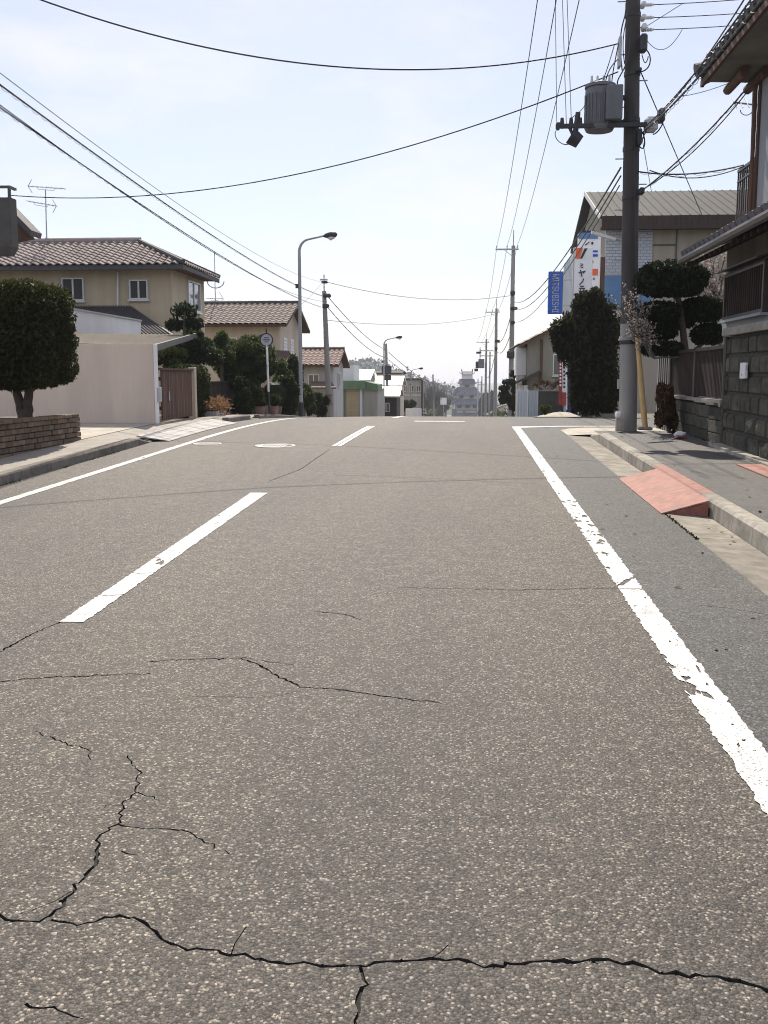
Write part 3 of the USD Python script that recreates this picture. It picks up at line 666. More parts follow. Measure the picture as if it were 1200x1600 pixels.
part(mb, 'slot', box(c-[.0225, .07, .0], c-[.0195, -.07, -.012]), M['dark_metal'])

# right house
WX = 4.08
hb = thing('corner_house', 'two storey house with plaster walls and deep tiled eaves at the right edge', 'house', (6.5, 12.5, .6))
yc = 16.2
part(hb, 'lower_wall', box((WX, 6, .5), (9.5, yc, 3.55)), M['old_house_wall'])
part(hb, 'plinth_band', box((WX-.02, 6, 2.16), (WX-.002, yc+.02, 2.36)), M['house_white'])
# side window with frame, lattice and projecting hood
wy0, wy1, wz0, wz1 = 13.95, 15.9, 2.42, 3.01
fr = part(hb, 'window', cat_([box((WX-.09, wy0-.06, wz0-.05), (WX+.01, wy1+.06, wz0)), box((WX-.09, wy0-.06, wz1), (WX+.01, wy1+.06, wz1+.05)), box((WX-.09, wy0-.06, wz0), (WX+.01, wy0, wz1)), box((WX-.09, wy1, wz0), (WX+.01, wy1+.06, wz1))]), M['frame_dark'])
part(fr, 'pane', box((WX-.03, wy0+.002, wz0+.002), (WX-.012, wy1-.002, wz1-.002)), M['glass'])
for k in range(19):
    y = wy0+.05+k*.1055
    part(fr, 'lattice_bar', box((WX-.075, y-.012, wz0+.002), (WX-.05, y+.012, wz1-.002)), M['wood_dark'])
part(fr, 'hood', T(*hull([(WX-.22, wy0-.15, wz1+.07), (WX-.22, wy1+.12, wz1+.07), (WX-.22, wy0-.15, wz1+.085), (WX-.22, wy1+.12, wz1+.085), (WX-.003, wy0-.15, wz1+.11), (WX-.003, wy1+.12, wz1+.11), (WX-.003, wy0-.15, wz1+.14), (WX-.003, wy1+.12, wz1+.14)])), M['frame_dark'])
part(fr, 'sill', box((WX-.13, wy0-.1, wz0-.09), (WX-.003, wy1+.1, wz0-.052)), M['house_white'])
# lower roof: eave level along the road
ex, ez, ytip, UX = 3.48, 3.40, 16.55, 4.66
lr = part(hb, 'lower_roof', slab([(ex, 5.5, ez), (UX, 5.5, ez+.43), (UX, ytip, ez+.43), (ex, ytip, ez)][::-1], .10), M['tile_dark'])
for y in np.arange(5.7, ytip, .3):
    part(lr, 'rafter', T(*hull([(ex+.05, y+d, ez-.105+e) for d in (0, .06) for e in (0, -.06)]+[(4.10, y+d, ez+.12+e) for d in (0, .06) for e in (0, -.06)])), M['wood_dark'])
part(lr, 'gutter_pipe', tube([(ex-.03, 5.5, ez-.06), (ex-.03, ytip+.03, ez-.06)], .06, 8), M['frame_dark'])
for y in np.arange(5.6, ytip, .28):
    part(lr, 'tile_row', tube([(ex-.02, y, ez+.03), (UX-.01, y, ez+.46)], .065, 7), M['tile_dark'])
# upper floor
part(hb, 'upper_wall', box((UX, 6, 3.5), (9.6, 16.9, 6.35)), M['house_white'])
part(hb, 'corner_post', box((UX-.03, 16.82, 3.9), (UX+.08, 16.93, 6.3)), M['wood_brown'])
uex, uez, uy = 3.88, 6.44, 17.5
ur = part(hb, 'upper_roof', slab([(uex, 5.5, uez), (6.9, 5.5, uez+1.15), (6.9, uy, uez+1.15), (uex, uy, uez)][::-1], .09), M['tile_dark'])
part(hb, 'upper_roof', slab([(9.9, 5.5, uez), (9.9, uy, uez), (6.9, uy, uez+1.15), (6.9, 5.5, uez+1.15)][::-1], .09), M['tile_dark'])
part(hb, 'soffit', T(*hull([(x, y, z) for y in (5.6, uy-.08) for x, z in ((uex+.06, uez-.115), (uex+.06, uez-.14), (UX-.002, uez-.145), (UX-.002, uez-.17))])), M['old_house_wall'])
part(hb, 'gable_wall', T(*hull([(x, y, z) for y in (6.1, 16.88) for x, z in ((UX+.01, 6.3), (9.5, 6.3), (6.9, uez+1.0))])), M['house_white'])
for y in np.arange(5.6, uy+.05, .27):
    part(ur, 'eave_tile', tube([(uex-.05, y, uez+.02), (uex+.9, y, uez+.43)], [.07, .06], 8), M['tile_dark'])
for x in np.arange(uex+.0, 6.9, .26):
    z = uez+(x-uex)*.423
    part(ur, 'verge_tile', T(*hull([(x, uy-.02, z+.05), (x+.22, uy-.02, z+.14), (x, uy+.10, z+.05), (x+.22, uy+.10, z+.14), (x, uy+.10, z-.16), (x+.22, uy+.10, z-.07), (x, uy+.06, z-.16), (x+.22, uy+.06, z-.07)])), M['tile_dark'])
part(ur, 'fascia', T(*hull([(x, y, z) for y in (5.5, uy+.04) for x in (uex-.02, uex+.03) for z in (uez-.19, uez-.092)])), M['wood_brown'])
part(ur, 'corner_tile', cat_([cyl((uex-.12, uy-.02, uez+.06), (uex+.1, uy-.02, uez+.12), .11, .09, 10), trimesh.creation.icosphere(1, .1).apply_translation((uex+.13, uy-.05, uez+.26))]), M['tile_dark'])
for x in (4.3, 4.62):
    part(hb, 'purlin_end', cyl((x, 16.5, uez-.25), (x, uy+.02, uez-.25), .075, sides=10), M['wood_brown'])
part(hb, 'downpipe', tube([(UX-.05, 17.0, uez-.2), (UX-.05, 17.0, 4.0)], .035, 8), M['wood_brown'])
# balcony rail beyond the corner
bz0, bz1, bx, by0, by1 = 4.0, 5.07, 4.72, 17.05, 18.3
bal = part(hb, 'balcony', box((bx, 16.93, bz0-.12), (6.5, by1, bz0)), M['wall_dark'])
part(bal, 'handrail', cat_([box((bx, 16.95, bz1-.05), (bx+.05, by1, bz1)), box((bx, by1-.05, bz1-.05), (6.5, by1, bz1-.0)), box((bx, 16.95, bz1-.22), (bx+.04, by1, bz1-.19))]), M['frame_dark'])
for y in np.arange(17.0, by1, .13): part(bal, 'baluster', box((bx+.01, y-.012, bz0+.001), (bx+.035, y+.012, bz1-.051)), M['frame_dark'])
for x in np.arange(bx+.1, 6.4, .13): part(bal, 'baluster', box((x-.012, by1-.04, bz0+.001), (x+.012, by1-.015, bz1-.051)), M['frame_dark'])
an = thing('roof_aerial', 'thin television aerial mast beside the right house wall', 'aerial', (4.87, 17.6, 5.0))
part(an, 'mast', cyl((4.78, 17.6, 4.0), (4.74, 17.6, 6.3), .022, sides=8), M['steel'])
part(an, 'boom', cyl((4.42, 17.6, 6.02), (4.85, 17.6, 5.96), .014, sides=6), M['steel'])
for k, x in enumerate((4.44, 4.54, 4.64)): part(an, 'element', cyl((x, 17.6-.16, 6.01-.12), (x, 17.6+.16, 6.01+.12), .009, sides=5), M['steel'])
part(an, 'loop', tube([(4.64+.1*math.cos(t), 17.6, 5.9+.09*math.sin(t)) for t in np.linspace(math.pi, 2*math.pi, 9)], .008, 5), M['steel'])

# garden fence beyond the stone wall
gf = thing('garden_fence', 'dark slatted fence on a low block base beside the niwaki tree', 'fence', (XW+.1, 18.2, .6))
fy0, fy1 = 14.92, 21.6
for a in np.arange(fy0, 18.9, .8):
    b = min(a+.79, 18.9)
    for j in range(3):
        zb = float(zr((a+b)/2))+.1
        part(gf, 'block', bbox((XW, a+.004, zb+j*.19+.004), (XW+.15, b-.004, zb+(j+1)*.19-.004), .01), M['stone'])
part(gf, 'coping', box((XW-.03, fy0, 1.13), (XW+.18, 18.9, 1.18)), M['conc'])
for y in np.arange(fy0+.06, 18.85, .085):
    part(gf, 'slat', box((XW+.05, y-.022, 1.2), (XW+.075, y+.022, 1.92)), M['wood_dark'])
part(gf, 'rail', box((XW+.08, fy0, 1.3), (XW+.12, 18.9, 1.36)), M['frame_dark'])
part(gf, 'rail', box((XW+.08, fy0, 1.78), (XW+.12, 18.9, 1.84)), M['frame_dark'])
part(gf, 'top_rail', box((XW+.02, fy0, 1.925), (XW+.14, 18.9, 1.975)), M['frame_dark'])
for y in (fy0+.1, 16.9, 18.85): part(gf, 'post', bbox((XW+.02, y-.045, 1.18), (XW+.12, y+.045, 2.0), .01), M['frame_dark'])
part(gf, 'grey_panel', box((XW+.05, 18.95, .5), (XW+.1, 20.1, 2.05)), M['wall_grey'], label='grey sheet panel at the far end of the fence')
for y in np.arange(18.98, 20.1, .19): part(gf, 'panel_rib', box((XW+.035, y, .5), (XW+.049, y+.03, 2.04)), M['frame_dark'])

# clipped cloud tree
def pad_tree(name, label, trunk, pads, m, rng, per, leaf, bark='bark', stemr=.09, needle=2.0):
    t = thing(name, label, 'tree', tuple(trunk[0]))
    part(t, 'trunk', tube(trunk, np.linspace(stemr, stemr*.5, len(trunk)), 9), M[bark], smooth=60)
    tr = np.asarray(trunk, float)
    for c, r in pads:
        c = np.asarray(c, float)
        p, nn = shell(int(per*r[0]*r[1]*4+per*r[0]*r[2]*3), r, rng, 2.3, .3, .10, int(c[0]*37) % 90, 3.0, flat_bottom=.75)
        part(t, 'foliage_pad', cat_([leaves(c+p, leaf, rng, .8, needle, nn, .3), core(c, r, rng, 2.2, .78)]), M[m])
        k = np.argmin(np.abs(tr[:, 2]-(c[2]-.3)))
        if np.linalg.norm(tr[k][:2]-c[:2]) > .15: part(t, 'branch', limb(tr[k], c-[0, 0, r[2]*.3], stemr*.55, stemr*.25, rng), M[bark])
    return t
rn = np.random.default_rng(21)
NY = 18.6
def P(px, py, Y): return at(px, py, Y)
pads = []
for px, py, w, h, dy in ((1049, 438, 106, 58, 0), (1030, 487, 60, 30, -.1), (1097, 485, 68, 40, .15), (1028, 516, 58, 32, 0), (1106, 523, 50, 34, .2), (1033, 545, 66, 22, -.2), (1066, 502, 36, 24, .25)):
    s = NY/FPX
    pads.append((P(px, py, NY+dy), (w*s/2, w*s/2*.85, h*s/2)))
tb = np.array([4.12, NY, float(zr(NY))+.1])
top_ = P(1056, 450, NY)
trunk = [tb, tb+[.03, .05, .9], (tb+top_)/2+[.08, 0, 0], top_+[.1, 0, -.4], top_]
pad_tree('cloud_pruned_tree', 'dark cloud pruned tree with rounded pads above the slatted fence', trunk, pads, 'lf_pine', rn, 2600, .05)
# blossom trees
def plum(name, label, base, tips, rng, nb, sz, m='blossom', bark='bark_grey', r=.05, spread=.14):
    t = thing(name, label, 'tree', tuple(base))
    hub = np.mean(tips, 0)*.6+np.asarray(base)*.4; knee = np.array([base[0]+.05, base[1], base[2]+.62*(np.mean(tips, 0)[2]-base[2])])
    tr = [limb(base, knee, r, r*.8, rng, .03, 8), limb(knee, hub, r*.75, r*.5, rng, .04, 6)]
    pts = []
    tw = []
    for q in tips:
        tr.append(limb(hub, q, r*.6, .01, rng, .10, 9, 6))
        for _ in range(12):
            a = hub+(np.asarray(q)-hub)*rng.uniform(.35, 1); b = a+rng.normal(0, spread, 3)+[0, 0, spread*.7]
            tw.append(limb(a, b, .008, .003, rng, .1, 4, 4))
            for k in range(nb): pts.append(a+(b-a)*rng.uniform(.2, 1.05)+rng.normal(0, .018, 3))
    part(t, 'trunk', cat_(tr), M[bark]); part(t, 'twigs', cat_(tw), M[bark], kind='stuff')
    part(t, 'blossom', leaves(pts, sz, rng, .3, 1.1), M[m])
rb = np.random.default_rng(8)
plum('plum_tree', 'small pale blossom sprays in front of the utility pole', (4.1, 18.3, .6), [P(px, py, 18.0) for px, py in ((972, 472), (985, 463), (978, 500), (1000, 470), (990, 488), (968, 490), (1003, 515))], rb, 9, .032, r=.03)
plum('plum_tree', 'white flowering plum tree behind the cloud pruned tree', (5.0, 20.3, .6), [P(px, py, 20.5) for px, py in ((1098, 415), (1110, 405), (1122, 410), (1132, 402), (1106, 430), (1128, 432), (1118, 450), (1090, 425), (1128, 462))], rb, 20, .042)

# juniper at the far corner of the side street
def mass_tree(name, label, base, crown, rng, n, leaf, m, lumps=14, bark='bark', power=2.2, trunk_r=.08, rough=.25, up=1.2, asp=2.2, cat='tree', corek=.55):
    """crown: centre and radii; built of overlapping lumps"""
    t = thing(name, label, cat, tuple(base))
    c, r = np.asarray(crown[0], float), np.asarray(crown[1], float)
    part(t, 'trunk', cat_([limb(base, c+[0, 0, r[2]*.3], trunk_r, trunk_r*.4, rng, .03, 8)]+[limb(c-[0, 0, r[2]*.5], c+rng.normal(0, .45, 3)*r, trunk_r*.5, .012, rng, .08) for _ in range(5)]), M[bark])
    P_, N_ = [], []
    for i in range(lumps):
        d = rng.normal(size=3); d /= np.linalg.norm(d); k = (np.abs(d)**power).sum()**(-1/power)
        q = c+d*k*r*rng.uniform(.5, .86); rr = r*rng.uniform(.26, .44)
        p, nn = shell(int(n/lumps), rr, rng, 2.0, .6, .3, i, 3)
        P_.append(q+p); N_.append(nn)
    part(t, 'crown', cat_([leaves(np.vstack(P_), leaf, rng, up, asp, np.vstack(N_), .35)]+([core(c, r, rng, power, corek)] if corek else [])), M[m])
    return t
rj = np.random.default_rng(31)
jc = P(916, 560, 28.5); zb = float(zr(28.5))
JT = thing('juniper_tree', 'wide ragged dark juniper at the far corner of the side street', 'tree', (jc[0], 28.5, zb+.05))
JP, JN, JC = [], [], []
for px, py, w, h, dy in ((925, 500, 52, 78, 0), (902, 525, 56, 70, -.2), (884, 530, 40, 62, 0), (946, 520, 44, 92, .1), (923, 560, 74, 92, 0), (938, 590, 56, 100, -.1), (913, 585, 44, 96, -.2), (904, 612, 24, 56, 0), (926, 622, 62, 50, 0), (950, 612, 34, 70, .1), (912, 480, 30, 40, .1), (872, 518, 20, 28, 0), (930, 468, 18, 30, 0)):
    s = 28.5/FPX; c = at(px, py, 28.5+dy); rr = np.array([w*s/2, .42, h*s/2]); q, nn = shell(2900, rr, rj, 2.0, .55, .42, px % 60, 3.2); JP.append(c+q); JN.append(nn); JC.append(core(c, rr, rj, 2, .5))
    k = 130; d = rj.normal(size=(k, 3)); d[:, 2] = np.abs(d[:, 2])*.8; d /= np.linalg.norm(d, axis=1, keepdims=True); JP.append(c+d*rr*rj.uniform(1.0, 1.28, (k, 1))); JN.append(d)
part(JT, 'trunk', cat_([limb((jc[0], 28.5, zb), (jc[0]+.05, 28.5, zb+2.2), .09, .04, rj, .03, 8)]+[limb((jc[0]+.03, 28.5, zb+.8), at(px, py, 28.5), .045, .012, rj, .06) for px, py in ((884, 520), (946, 510), (925, 480), (910, 560), (945, 590))]), M['bark'])
part(JT, 'crown', cat_([leaves(np.vstack(JP), .07, rj, 1.3, 2.3, np.vstack(JN), .3)]+JC), M['lf_juniper'])
# small evergreen plus rusty shrub by the fence base
mass_tree('shrub', 'rusty brown shrub at the foot of the slatted fence', (3.54, 17.4, float(zr(17.4))+.12), ((3.5, 17.4, float(zr(17.4))+.55), (.24, .34, .46)), rj, 2600, .045, 'lf_rust', 10, trunk_r=.03, cat='shrub')

# ---------------------------------------------------------------- poles
def disc_insulator(p, q, r=.05):
    p, q = np.asarray(p, float), np.asarray(q, float); out = [cyl(p, q, .018, sides=6)]
    for t in (.25, .5, .75): 
        c = p+(q-p)*t; d = (q-p)/np.linalg.norm(q-p)*.02; out.append(cyl(c-d, c+d, r, r*.6, 10))
    return cat_(out)
def upole(label, x, y, z0, h, r0, r1, mtl='pole_conc', group='utility poles along the right side', arms=(), rod=0.0, boxes=(), steps=True, lean=(0, 0), zones=None):
    t = thing('utility_pole', label, 'utility pole', (x, y, z0), None)
    top = np.array([x+lean[0], y+lean[1], z0+h]); base = np.array([x, y, z0-.3])
    ax = lambda z: base+(top-base)*((z-base[2])/(top[2]-base[2]))
    rad = lambda z: r0+(r1-r0)*(z-z0)/h
    if zones is None: part(t, 'shaft', tube([base, top], [r0, r1], 16), M[mtl], smooth=50)
    else:
        zs = [z0-.3]+[z0+q for q, _ in zones]
        for a, b, (q, mm) in zip(zs[:-1], zs[1:], zones): part(t, 'shaft', tube([ax(a), ax(b)], [rad(a), rad(b)], 20), M[mm], smooth=50)
    if rod: part(t, 'top_rod', cyl(top, top+[0, 0, rod], .035, .03, 8), M['steel'])
    for z, xa, xb in arms:
        c = ax(z); a = part(t, 'crossarm', box((x+xa, y-rad(z)-.1, z-.045), (x+xb, y-rad(z)-.01, z+.045)), M['steel'])
        for k in np.linspace(xa+.08, xb-.08, 3): part(a, 'insulator', cat_([cyl((x+k, y-rad(z)-.055, z+.045), (x+k, y-rad(z)-.055, z+.25), .02, sides=6), cyl((x+k, y-rad(z)-.055, z+.13), (x+k, y-rad(z)-.055, z+.24), .06, .04, 10)]), M['porcelain'])
        part(a, 'brace', cyl((x+xa*.5, y-rad(z)-.055, z-.045), (x, y-rad(z)-.03, z-.5), .018, sides=6), M['steel'])
    if steps:
        for i, z in enumerate(np.arange(z0+2.2, z0+h-1, .45)):
            s = 1 if i % 2 else -1; c = ax(z); part(t, 'step_bolt', cyl(c+[s*rad(z)*.9, 0, 0], c+[s*(rad(z)+.14), 0, 0], .011, sides=6), M['steel'])
    return t, ax, rad
PX, PY = 3.11, 19.0
pz = float(zr(PY))+.06
pole1, ax1, rad1 = upole('thick concrete pole with transformer beside the right pavement', PX, PY, pz, 12.6, .168, .102, lean=(-.26, 0), zones=[(1.95, 'pole_conc'), (12.6, 'pole_upper')],
                         arms=[(pz+11.3, -1.75, .5)])
Z_ = lambda py, Y=PY: float(at(900, py, Y)[2])
# steel bands
for z in (2.15, 2.75, 4.75, 5.6, 6.1, 6.9, 7.9): part(pole1, 'band', tube([ax1(z-.035), ax1(z+.035)], rad1(z)+.012, 20), M['dark_metal'])
# transformer: ribbed tank, lid, bushings, bracket, box
tc = at(937, 172, PY-.05); tw = .265
zt0, zt1 = Z_(207), Z_(140)
tr = part(pole1, 'transformer', cat_([tube([(tc[0], tc[1], zt0), (tc[0], tc[1], zt0+.05), (tc[0], tc[1], zt1-.04), (tc[0], tc[1], zt1)], [tw*.9, tw, tw, tw*.94], 20)]+[box((tc[0]+math.cos(a)*tw-.008, tc[1]+math.sin(a)*tw-.03, zt0+.1), (tc[0]+math.cos(a)*tw+.008, tc[1]+math.sin(a)*tw+.03, zt1-.12)) for a in np.linspace(math.pi, 2*math.pi, 12)]), M['trafo'])
part(tr, 'lid', tube([(tc[0], tc[1], zt1), (tc[0], tc[1], zt1+.05), (tc[0], tc[1], zt1+.09)], [tw*1.04, tw*1.04, tw*.6], 20), M['trafo'])
for k in (-.16, -.06, .05, .15): part(tr, 'bushing', cyl((tc[0]+k, tc[1]-.05, zt1+.05), (tc[0]+k, tc[1]-.05, zt1+.2), .03, .018, 8), M['porcelain'])
for z in (zt0+.12, zt1-.2): part(pole1, 'bracket', box((tc[0]+.1, tc[1]+.02, z), (PX-.1, PY+.03, z+.08)), M['dark_metal'])
bc = at(959, 160, PY-.31); part(pole1, 'control_box', bbox(bc-[.145, .08, .30], bc+[.15, .08, .29], .015), M['trafo'])
# lower arm with switch
za = Z_(202)
sa = part(pole1, 'crossarm', box((at(868, 202, PY-.2)[0], PY-.28, za-.035), (PX+.2, PY-.2, za+.035)), M['dark_metal'], label='short dark arm under the transformer carrying a switch')
part(sa, 'arm_end', box((at(868, 202, PY)[0]-.01, PY-.29, za-.06), (at(868, 202, PY)[0]+.05, PY-.19, za+.06)), M['dark_metal'])
sc = at(897, 214, PY-.24)
part(sa, 'switch', cat_([cyl(sc+[-.06, 0, .02], sc+[.1, 0, -.09], .15, .12, 12), cyl(sc+[-.08, 0, .16], sc+[-.02, 0, .03], .03, sides=8), cyl(sc+[.06, 0, .42], sc+[.02, 0, .05], .045, .05, 8)]), M['dark_metal'])
for k in range(3): part(sa, 'insulator', cyl(sc+[-.22+.16*k, 0, .17], sc+[-.22+.16*k, 0, .33], .045, .03, 8), M['dark_metal'])
# terminations and boxes right of the pole
def lump(name, px, py, w, h, mm, d=.1, Y=PY-.2, lab=None):
    c = at(px, py, Y); part(pole1, name, bbox(c-[w/2, d, h/2], c+[w/2, d, h/2], min(w, h)*.25), M[mm], label=lab)
lump('cable_head', 1005, 68, .13, .30, 'dark_metal'); lump('cable_head', 968, 82, .05, .52, 'steel'); lump('junction_box', 1017, 195, .24, .27, 'trafo_box'); lump('junction_box', 1033, 181, .12, .24, 'dark_metal')
lump('cable_loop_clamp', 999, 215, .07, .28, 'dark_metal'); lump('clamp', 999, 110, .06, .06, 'dark_metal'); lump('small_box', 1002, 299, .1, .12, 'dark_metal')
lump('cable_head', 1006, 43, .08, .1, 'porcelain'); lump('cable_head', 1005, 28, .08, .08, 'porcelain'); lump('cable_head', 1005, 8, .08, .08, 'porcelain')
def loops(name, pix, r=.012, Y=PY-.22):
    pts = np.array([at(px, py, Y) for px, py in pix]); tt = np.linspace(0, len(pts)-1, len(pts)*5)
    from scipy.interpolate import CubicSpline
    part(pole1, name, tube(CubicSpline(np.arange(len(pts)), pts)(tt), r, 5), M['cable'])
loops('jumper_wire', [(1010, 78), (1016, 92), (1012, 106), (999, 112)]); loops('jumper_wire', [(1003, 85), (1008, 98), (1013, 88)], .009)
loops('jumper_wire', [(955, 138), (958, 112), (962, 90), (968, 60)], .01); loops('jumper_wire', [(945, 135), (952, 110), (966, 92)], .01); loops('jumper_wire', [(965, 135), (968, 120), (978, 100), (985, 60)], .012); loops('jumper_wire', [(935, 138), (945, 118), (960, 70)], .008)
loops('jumper_wire', [(893, 190), (896, 182), (910, 170), (916, 150)], .008); loops('jumper_wire', [(868, 205), (872, 220), (885, 226), (893, 218)], .008)
loops('jumper_wire', [(996, 205), (999, 228), (1006, 230), (1005, 208)], .012); loops('jumper_wire', [(993, 200), (994, 235), (1002, 222), (1010, 205)], .01); loops('jumper_wire', [(1020, 210), (1028, 205), (1036, 192)], .012)
loops('jumper_wire', [(978, 5), (975, 30), (970, 55), (972, 110)], .012); loops('jumper_wire', [(982, 20), (974, 60), (976, 100)], .009)
# pole light and foot box
pl0, pl1 = at(968, 375, PY-.18), at(924, 362, PY-.45)
lt = part(pole1, 'pole_light', cyl(pl0, pl1, .02, sides=8), M['steel']); part(lt, 'light_tube', T(*hull([p+np.array([0, s, dz]) for p in (pl0+(pl1-pl0)*.15, pl1) for s in (-.06, .06) for dz in (-.035, .01)])), M['white'])
fb = at(967, 651, PY-.25)
cb = thing('cable_box', 'small pale box fixed at the foot of the concrete pole', 'box', (fb[0], fb[1], pz))
part(cb, 'body', bbox((fb[0]-.055, fb[1]-.05, pz-.02), (fb[0]+.06, fb[1]+.06, pz+.22), .012), M['apron']); part(cb, 'cap', bbox((fb[0]-.07, fb[1]-.06, pz+.221), (fb[0]+.05, fb[1]+.06, pz+.34), .03), M['white'])
part(pole1, 'sign_plate', bbox(at(966, 600, PY-.2)-[.02, .01, .09], at(966, 600, PY-.2)+[.03, .01, .09], .005), M['trafo_box'])
# guy wire with its tan guard
g0, g1 = at(1008, 669, 17.9), at(995, 520, 18.35)
gw = thing('guy_wire', 'tan guard tube on the stay wire leaning towards the concrete pole', 'stay wire', tuple(g0))
part(gw, 'guard', tube([g0, g0+(g1-g0)*.5, g1], [.052, .05, .036], 12), M['guard'], smooth=50); part(gw, 'wire', tube([g1-(g1-g0)*.05, ax1(7.5)], .005, 5), M['cable'])
part(gw, 'foot', bbox(g0-[.14, .1, .03], g0+[.12, .12, .02], .02), M['conc'])
# farther right poles
poles = {}
def rp_(label, px, Y, top_py, arm_py, rod, **k):
    x = at(px, 600, Y)[0]; z0 = float(zr(Y)); zt = float(at(px, top_py, Y)[2]); s = Y/FPX
    arms = [(float(at(px, arm_py, Y)[2]), -27*s*k.get('sc', 1), 8*s*k.get('sc', 1))]
    t, ax, rad = upole(label, x, Y, z0, zt-z0, .19, .12, 'pole_conc', arms=arms, rod=rod, steps=False)
    return t, ax, rad, x, z0, zt
p2 = rp_('second concrete pole on the right, standing at the crest', 798.5, 67, 384, 390, 1.0)
p3 = rp_('third concrete pole on the right, beyond the crest', 774, 98, 482, 488, .9, sc=.62)
p4 = rp_('fourth distant pole on the right with a transformer', 759, 138, 530, 535, .8, sc=.55)
for (t, ax, rad, x, z0, zt), Y, items in ((p2, 67, ((801, 458, .32, .3), (803, 482, .5, .2), (801, 504, .3, .22), (798, 554, .5, .5))), (p3, 98, ((777, 533, .5, .25), (775, 545, .3, .3))), (p4, 138, ((750, 570, 1.2, .9), (748, 551, .7, .3), (744, 578, .5, .4)))):
    for px, py, w, h in items:
        c = at(px, py, Y-.2); part(t, 'junction_box', bbox(c-[w/2, .15, h/2], c+[w/2, .15, h/2], .06), M['dark_metal'])
c4 = at(752, 568, 137.6); part(p4[0], 'transformer', tube([c4-[0, 0, .6], c4+[0, 0, .6]], .42, 14), M['trafo'])
for py in (548, 556): part(p4[0], 'crossarm', box(at(749, py, 137.7)-[0, .05, .06], (p4[3]+1.0, 137.75, at(749, py, 137.7)[2]+.06)), M['steel'])
part(p4[0], 'frame_bar', box(at(750, 566, 137.7)-[.06, .05, 0], at(750, 566, 137.7)+[.06, .05, 2.0]), M['steel'])
upole('thin pole standing just beside the fourth distant pole', at(765, 600, 150)[0], 150, float(zr(150)), 11.0, .15, .1, steps=False)
upole('short far pole near the tiered tower', at(757, 600, 190)[0]-.5, 190, float(zr(190)), 9.5, .15, .1, steps=False)

# left poles
def lp_(label, px, Y, top_py, rod, items):
    x = at(px, 600, Y)[0]; z0 = float(zw(-6, Y)); zt = float(at(px, top_py, Y)[2])
    t, ax, rad = upole(label, x, Y, z0, zt-z0, .17, .11, 'pole_conc', steps=False, rod=rod, lean=(-.25, 0))
    for px, py, w, h in items:
        c = at(px, py, Y-.2); part(t, 'junction_box', bbox(c-[w/2, .12, h/2], c+[w/2, .12, h/2], .05), M['dark_metal'])
    return t, ax, rad, x, z0, zt
l1 = lp_('concrete utility pole on the left between the second house and the green shop', 515, 52, 455, .85, ((511, 462, .4, .2), (507, 441, .35, .12), (509, 478, .35, .2)))
part(l1[0], 'warning_sleeve', tube([l1[1](float(at(516, 633, 52)[2])), l1[1](float(at(516, 616, 52)[2]))], .185, 14), M['tile_red'], label='orange warning sleeve low on the pole')
part(l1[0], 'crossarm', box(at(500, 437, 51.8)-[0, .04, .04], at(512, 437, 51.8)+[0, .04, .04]), M['steel'])
l2 = lp_('farther left utility pole with round boxes', 607, 95, 537, .0, ((604, 578, .9, .8), (606, 590, .6, .5)))
l3 = lp_('thin far left utility pole behind the tan block', 679, 150, 585, 0, ())

# street lamps: one, then copies
def lamp_geo(h=6.75):
    t = thing('street_lamp', 'curved arm street lamp nearest on the left pavement', 'street lamp', (0, 0, 0))
    part(t, 'post', tube([(0, 0, -.2), (0, 0, 1.2), (0, 0, h-.9)], [.085, .075, .06], 14), M['lamp_paint'], smooth=50)
    part(t, 'base_sleeve', tube([(0, 0, -.1), (0, 0, .55)], .1, 14), M['dark_metal'], smooth=50)
    arc = [(0, 0, h-.9)]+[(.42-.42*math.cos(a), 0, h-.55+.45*math.sin(a)) for a in np.linspace(.0, 1.35, 8)]+[(1.0, 0, h+.03)]
    part(t, 'arm', tube(arc, np.linspace(.06, .035, len(arc)), 12), M['lamp_paint'], smooth=50)
    head = part(t, 'lamp_head', tube([(.92, 0, h+.0), (1.02, 0, h+.02), (1.2, 0, h+.05), (1.38, 0, h+.06), (1.44, 0, h+.06)], [.04, .085, .12, .10, .03], 14), M['dark_metal'], smooth=50)
    part(head, 'glass_bowl', tube([(1.08, 0, h-.03), (1.2, 0, h-.06), (1.34, 0, h-.03)], [.05, .10, .05], 12), M['porcelain'], smooth=50)
    part(t, 'bracket', box((-.16, -.04, h-1.9), (-.04, .04, h-1.75)), M['dark_metal'])
    return t
l_a = at(470, 600, 38)
lampA = lamp_geo()
st = UsdGeom.Xformable(stage.GetPrimAtPath(lampA))
st.ClearXformOpOrder(); UsdGeom.Xformable(stage.GetPrimAtPath(lampA)).GetPrim().GetAttribute('xformOp:translate').Set(Gf.Vec3d(float(l_a[0]), 38.0, float(zw(-6, 38))))
st.SetXformOpOrder([UsdGeom.XformOp(stage.GetPrimAtPath(lampA).GetAttribute('xformOp:translate'))])
for px, Y, lab, dz in ((600, 79, 'second street lamp on the left, beyond the green fronted shop', -.1), (642, 118, 'third street lamp on the left, before the tan block', -.2), (709, 330, 'tiny far street lamp near the tiered tower', 0)):
    q = at(px, 600, Y); copy(lampA, 'street_lamp', lab, 'street lamp', (q[0], Y, float(zw(-6, Y))+dz))

